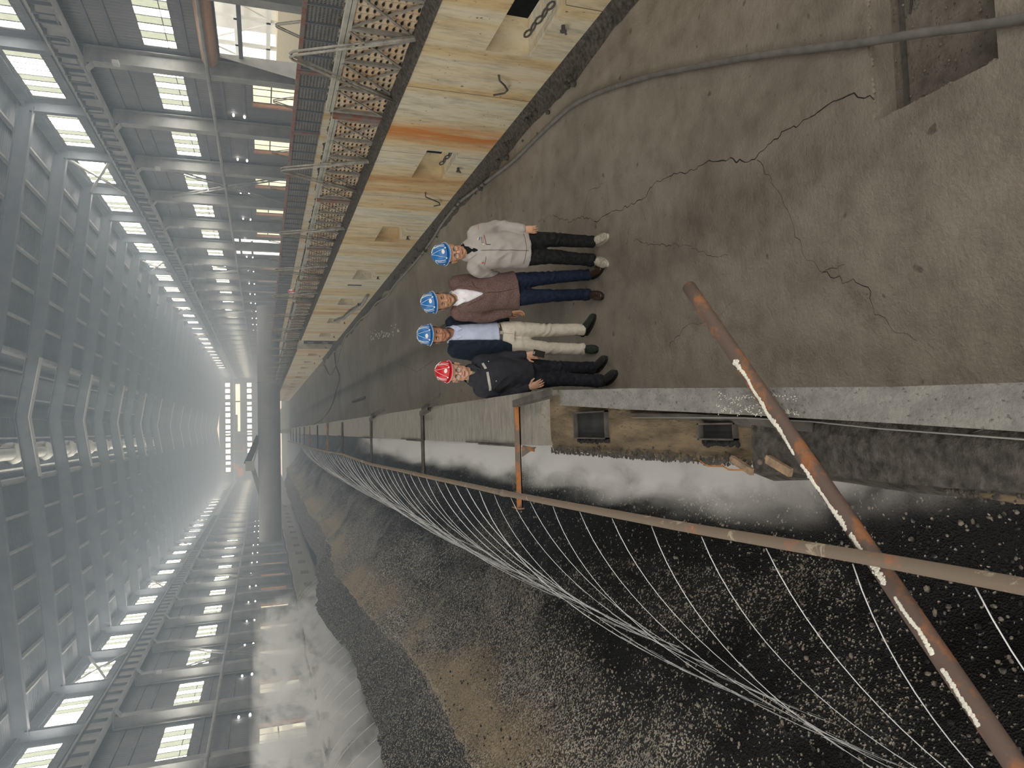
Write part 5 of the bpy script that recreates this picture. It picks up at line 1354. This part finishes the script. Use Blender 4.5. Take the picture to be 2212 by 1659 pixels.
# man in brown tweed
Y_ = 6.43
s2 = dict(root=(1.36, Y_), label='man in a brown tweed blazer, white shirt and navy trousers under a blue helmet', skin='b', hat=m_blue, var=0,
  head=(1.158,-.02,1.578), hrot=(-.10,-.02,-.12), neck=(1.195,.0,1.452), face=(.98,.97), smile=.3, squint=.25, strap=True, hattilt=-.05, hatroll=-.04,
  sh=[(1.355,.02,1.435),(1.050,.02,1.420)], el=[(1.405,.08,1.16),(1.030,.07,1.14)], wr=[(1.42,.09,.92),(1.075,.04,.895)], hdir=[(0,0,-1),(.10,-.1,-1)], hside=[(0,1,0),(.3,-1,0)], palm=(1,-1), thumb=(-1,1), curl=(.4,.5),
  hip=[(1.365,0,.90),(1.215,0,.90)], knee=[(1.425,-.01,.49),(1.245,-.01,.49)], ank=[(1.468,.0,.10),(1.275,.01,.10)], toe=(.15,-.28), waistz=1.02, hem=.845, build=.98, belly=.0, flare=1.12,
  trm=nav, shoem=brl, solem=bks, lacem=bks, jackm=tweed, shirtm=wsh, cuff=.97, slw=.98, open=[(1.52,1.13,1.26),(1.44,1.128,1.272),(1.35,1.145,1.262),(1.195,1.224,1.232)], jwr=1.3, trw=.94)
build_person(s2); stp = s2['strip']
stp('lapel', [(1.135,1.46),(1.118,1.38),(1.205,1.20)], .034, tweed, .007); stp('lapel', [(1.265,1.465),(1.285,1.38),(1.245,1.20)], .034, tweed, .007)
stp('front_edge', [(1.232,1.19),(1.245,1.04),(1.285,.87)], .004, m_dark, .002)
stp('chest_welt', [(1.29,1.285),(1.345,1.30)], .006, m_dark, .002)
# man in navy blazer
Y_ = 6.60
s3 = dict(root=(.86, Y_), label='man in an open navy blazer, light blue shirt and pale trousers under a blue helmet', skin='c', hat=m_blue, var=1,
  head=(.868,-.02,1.583), hrot=(-.15,-.12,.02), neck=(.885,.0,1.455), face=(.97,.98), smile=1.3, squint=.9, strap=True, hattilt=.06, hatroll=-.02,
  sh=[(1.000,.02,1.430),(.715,.02,1.420)], el=[(1.065,.07,1.15),(.665,.06,1.15)], wr=[(1.060,.02,.895),(.675,.0,.90)], hdir=[(-.08,-.1,-1),(.05,0,-1)], hside=[(.2,1,0),(.2,1,0)], palm=(-1,1), thumb=(-1,1), curl=(.6,.4),
  hip=[(.925,0,.90),(.785,0,.90)], knee=[(.930,-.01,.49),(.748,-.01,.49)], ank=[(.945,.0,.10),(.745,.01,.10)], toe=(.62,-.12), waistz=1.00, hem=.865, build=.98, belly=.006, flare=1.12,
  trm=khk, shoem=grs, solem=bks, lacem=grs, jackm=blz, shirtm=bsh, cuff=.98, slw=.96, open=[(1.52,.815,.955),(1.42,.815,.960),(1.2,.812,.975),(1.0,.815,.995),(.83,.76,1.04)], jwr=1.3, shirthem=.99, trw=.98)
build_person(s3); stp = s3['strip']
tvv = s3['tv']
stp('lapel', [(.812,1.46),(.790,1.37),(.806,1.22)], .034, blz, .006); stp('lapel', [(.958,1.46),(.985,1.37),(.975,1.22)], .034, blz, .006)
stp('belt', [(.800,.985),(.885,.982),(.99,.990)], .030, simple('dark_belt', (.04,.038,.02), rough=.5), .012, s3['P'], tvv)
b = MB(); c0 = s3['surf'](.885,.982,.02,tvv); b.box(c0.x-.016,c0.x+.016,c0.y-.004,c0.y,c0.z-.014,c0.z+.014); link('buckle', b.mesh('buckle', m_grey_refl), s3['P'])
stp('fly_seam', [(.884,.96),(.874,.86)], .004, simple('khaki_seam', (.32,.28,.22), rough=.9), .002, s3['P'], tvv)
# man in dark workwear with red helmet
Y_ = 6.37
s4 = dict(root=(.46, Y_), label='man in dark workwear with grey reflective stripes and a red helmet, holding a phone', skin='d', hat=m_red, var=0,
  head=(.492,-.03,1.480), hrot=(-.16,-.04,.08), neck=(.480,.0,1.345), face=(1.08,1.10), smile=-.1, squint=.7, neckw=1.08, glasses=(.0225,.017), hattilt=.02, hatroll=.02,
  sh=[(.590,.0,1.255),(.325,.0,1.240)], el=[(.640,.05,1.02),(.262,.02,1.03)], wr=[(.648,-.10,.83),(.335,-.20,.84)], hdir=[(-.05,-.45,-.9),(.30,-.35,-.85)], hside=[(1,-.2,.2),(.8,-.3,.4)], palm=(1,1), thumb=(1,-1), curl=(.5,.25),
  hip=[(.535,0,.85),(.405,0,.85)], knee=[(.535,-.02,.46),(.425,-.05,.46)], ank=[(.535,.03,.10),(.392,-.16,.10)], toe=(.42,.35), waistz=.97, hem=.755, build=.96, belly=.02, flare=1.04,
  trm=cloth('dark_work_trousers', (.012,.014,.020), (.022,.025,.033), 26), shoem=bks, solem=bks, lacem=bks, jackm=dnw, scol=False, shirtm=olive, cuff=.95, slw=1.0, open=[(1.42,.45,.51),(1.33,.47,.505),(1.30,.49,.495)], jwr=1.9)
build_person(s4); su, stp = s4['surf'], s4['strip']
stp('lapel', [(.435,1.345),(.425,1.31),(.475,1.275)], .040, dnw, .006); stp('lapel', [(.535,1.350),(.555,1.325),(.520,1.270)], .040, tee, .008)
stp('reflective_stripe', [(.320,1.165),(.40,1.19),(.490,1.205)], .022, m_grey_refl, .004); stp('reflective_stripe', [(.520,1.215),(.575,1.235)], .022, m_grey_refl, .004)
stp('front_seam', [(.505,1.27),(.53,1.1),(.55,.95),(.565,.80)], .005, m_dark, .002)
stp('pocket_edge', [(.36,1.13),(.455,1.145)], .004, m_dark, .002); stp('waist_seam', [(.31,.83),(.42,.815),(.56,.83)], .005, m_dark, .002)
b = MB()
for xx, zz in ((.405,1.125),(.592,1.175),(.46,1.275)): b.disc(su(xx, zz, .004), (0,-1,.1), .004, 10)
link('snap_buttons', b.mesh('snap_buttons', m_white), s4['jacket_obj'])
b = MB(); b.box(-.030,.030,-.0045,.0045,-.055,.055)
ph = tag(b.build('phone', simple('phone_black', (.008,.008,.009), (.012,.012,.013), 9, .25)), 'black phone held in the left hand of the man in the red helmet', 'phone')
ph.location = (.655, 6.20, .715); ph.rotation_euler = (-.25, .35, .25)
b = MB()
for dx, dz in ((-.015,.045),(.0,.045)): b.disc((dx,-.0065,dz), (0,-1,0), .007, 12)
link('camera_lens', b.mesh('camera_lens', m_grey_refl), ph)

b = MB(); b.box(XL+.05, XR-.05, 9.0, Y1-.1, -3, 14.2); tag(b.build('haze', vol('haze_air', HAZE, (.70,.85,1.0))), 'thin bluish steam haze filling the shed', 'haze', kind='stuff')
b = MB(); b.box(-.60, -.21, 2.7, 19, -1.2, 1.0); tag(b.build('steam_wall', vol('steam_near', 11.0, (1,.98,.94), 2.6, .47, 0, {0:(.75,0), 1:(.1,.5), 2:(.6,.1)}, 6.0)), 'pale steam curling up beside the low wall', 'steam', kind='stuff')
b = MB(); b.box(-9.6, -7.0, 16, 36, .2, 3.6); tag(b.build('steam_cloud', vol('steam_far', 5.5, (1,.99,.96), .95, .52, .45, {0:(.2,.2), 1:(.15,.25), 2:(.1,.45)}, 12.0)), 'drifting pale steam cloud over the opposite pit wall', 'steam', kind='stuff')
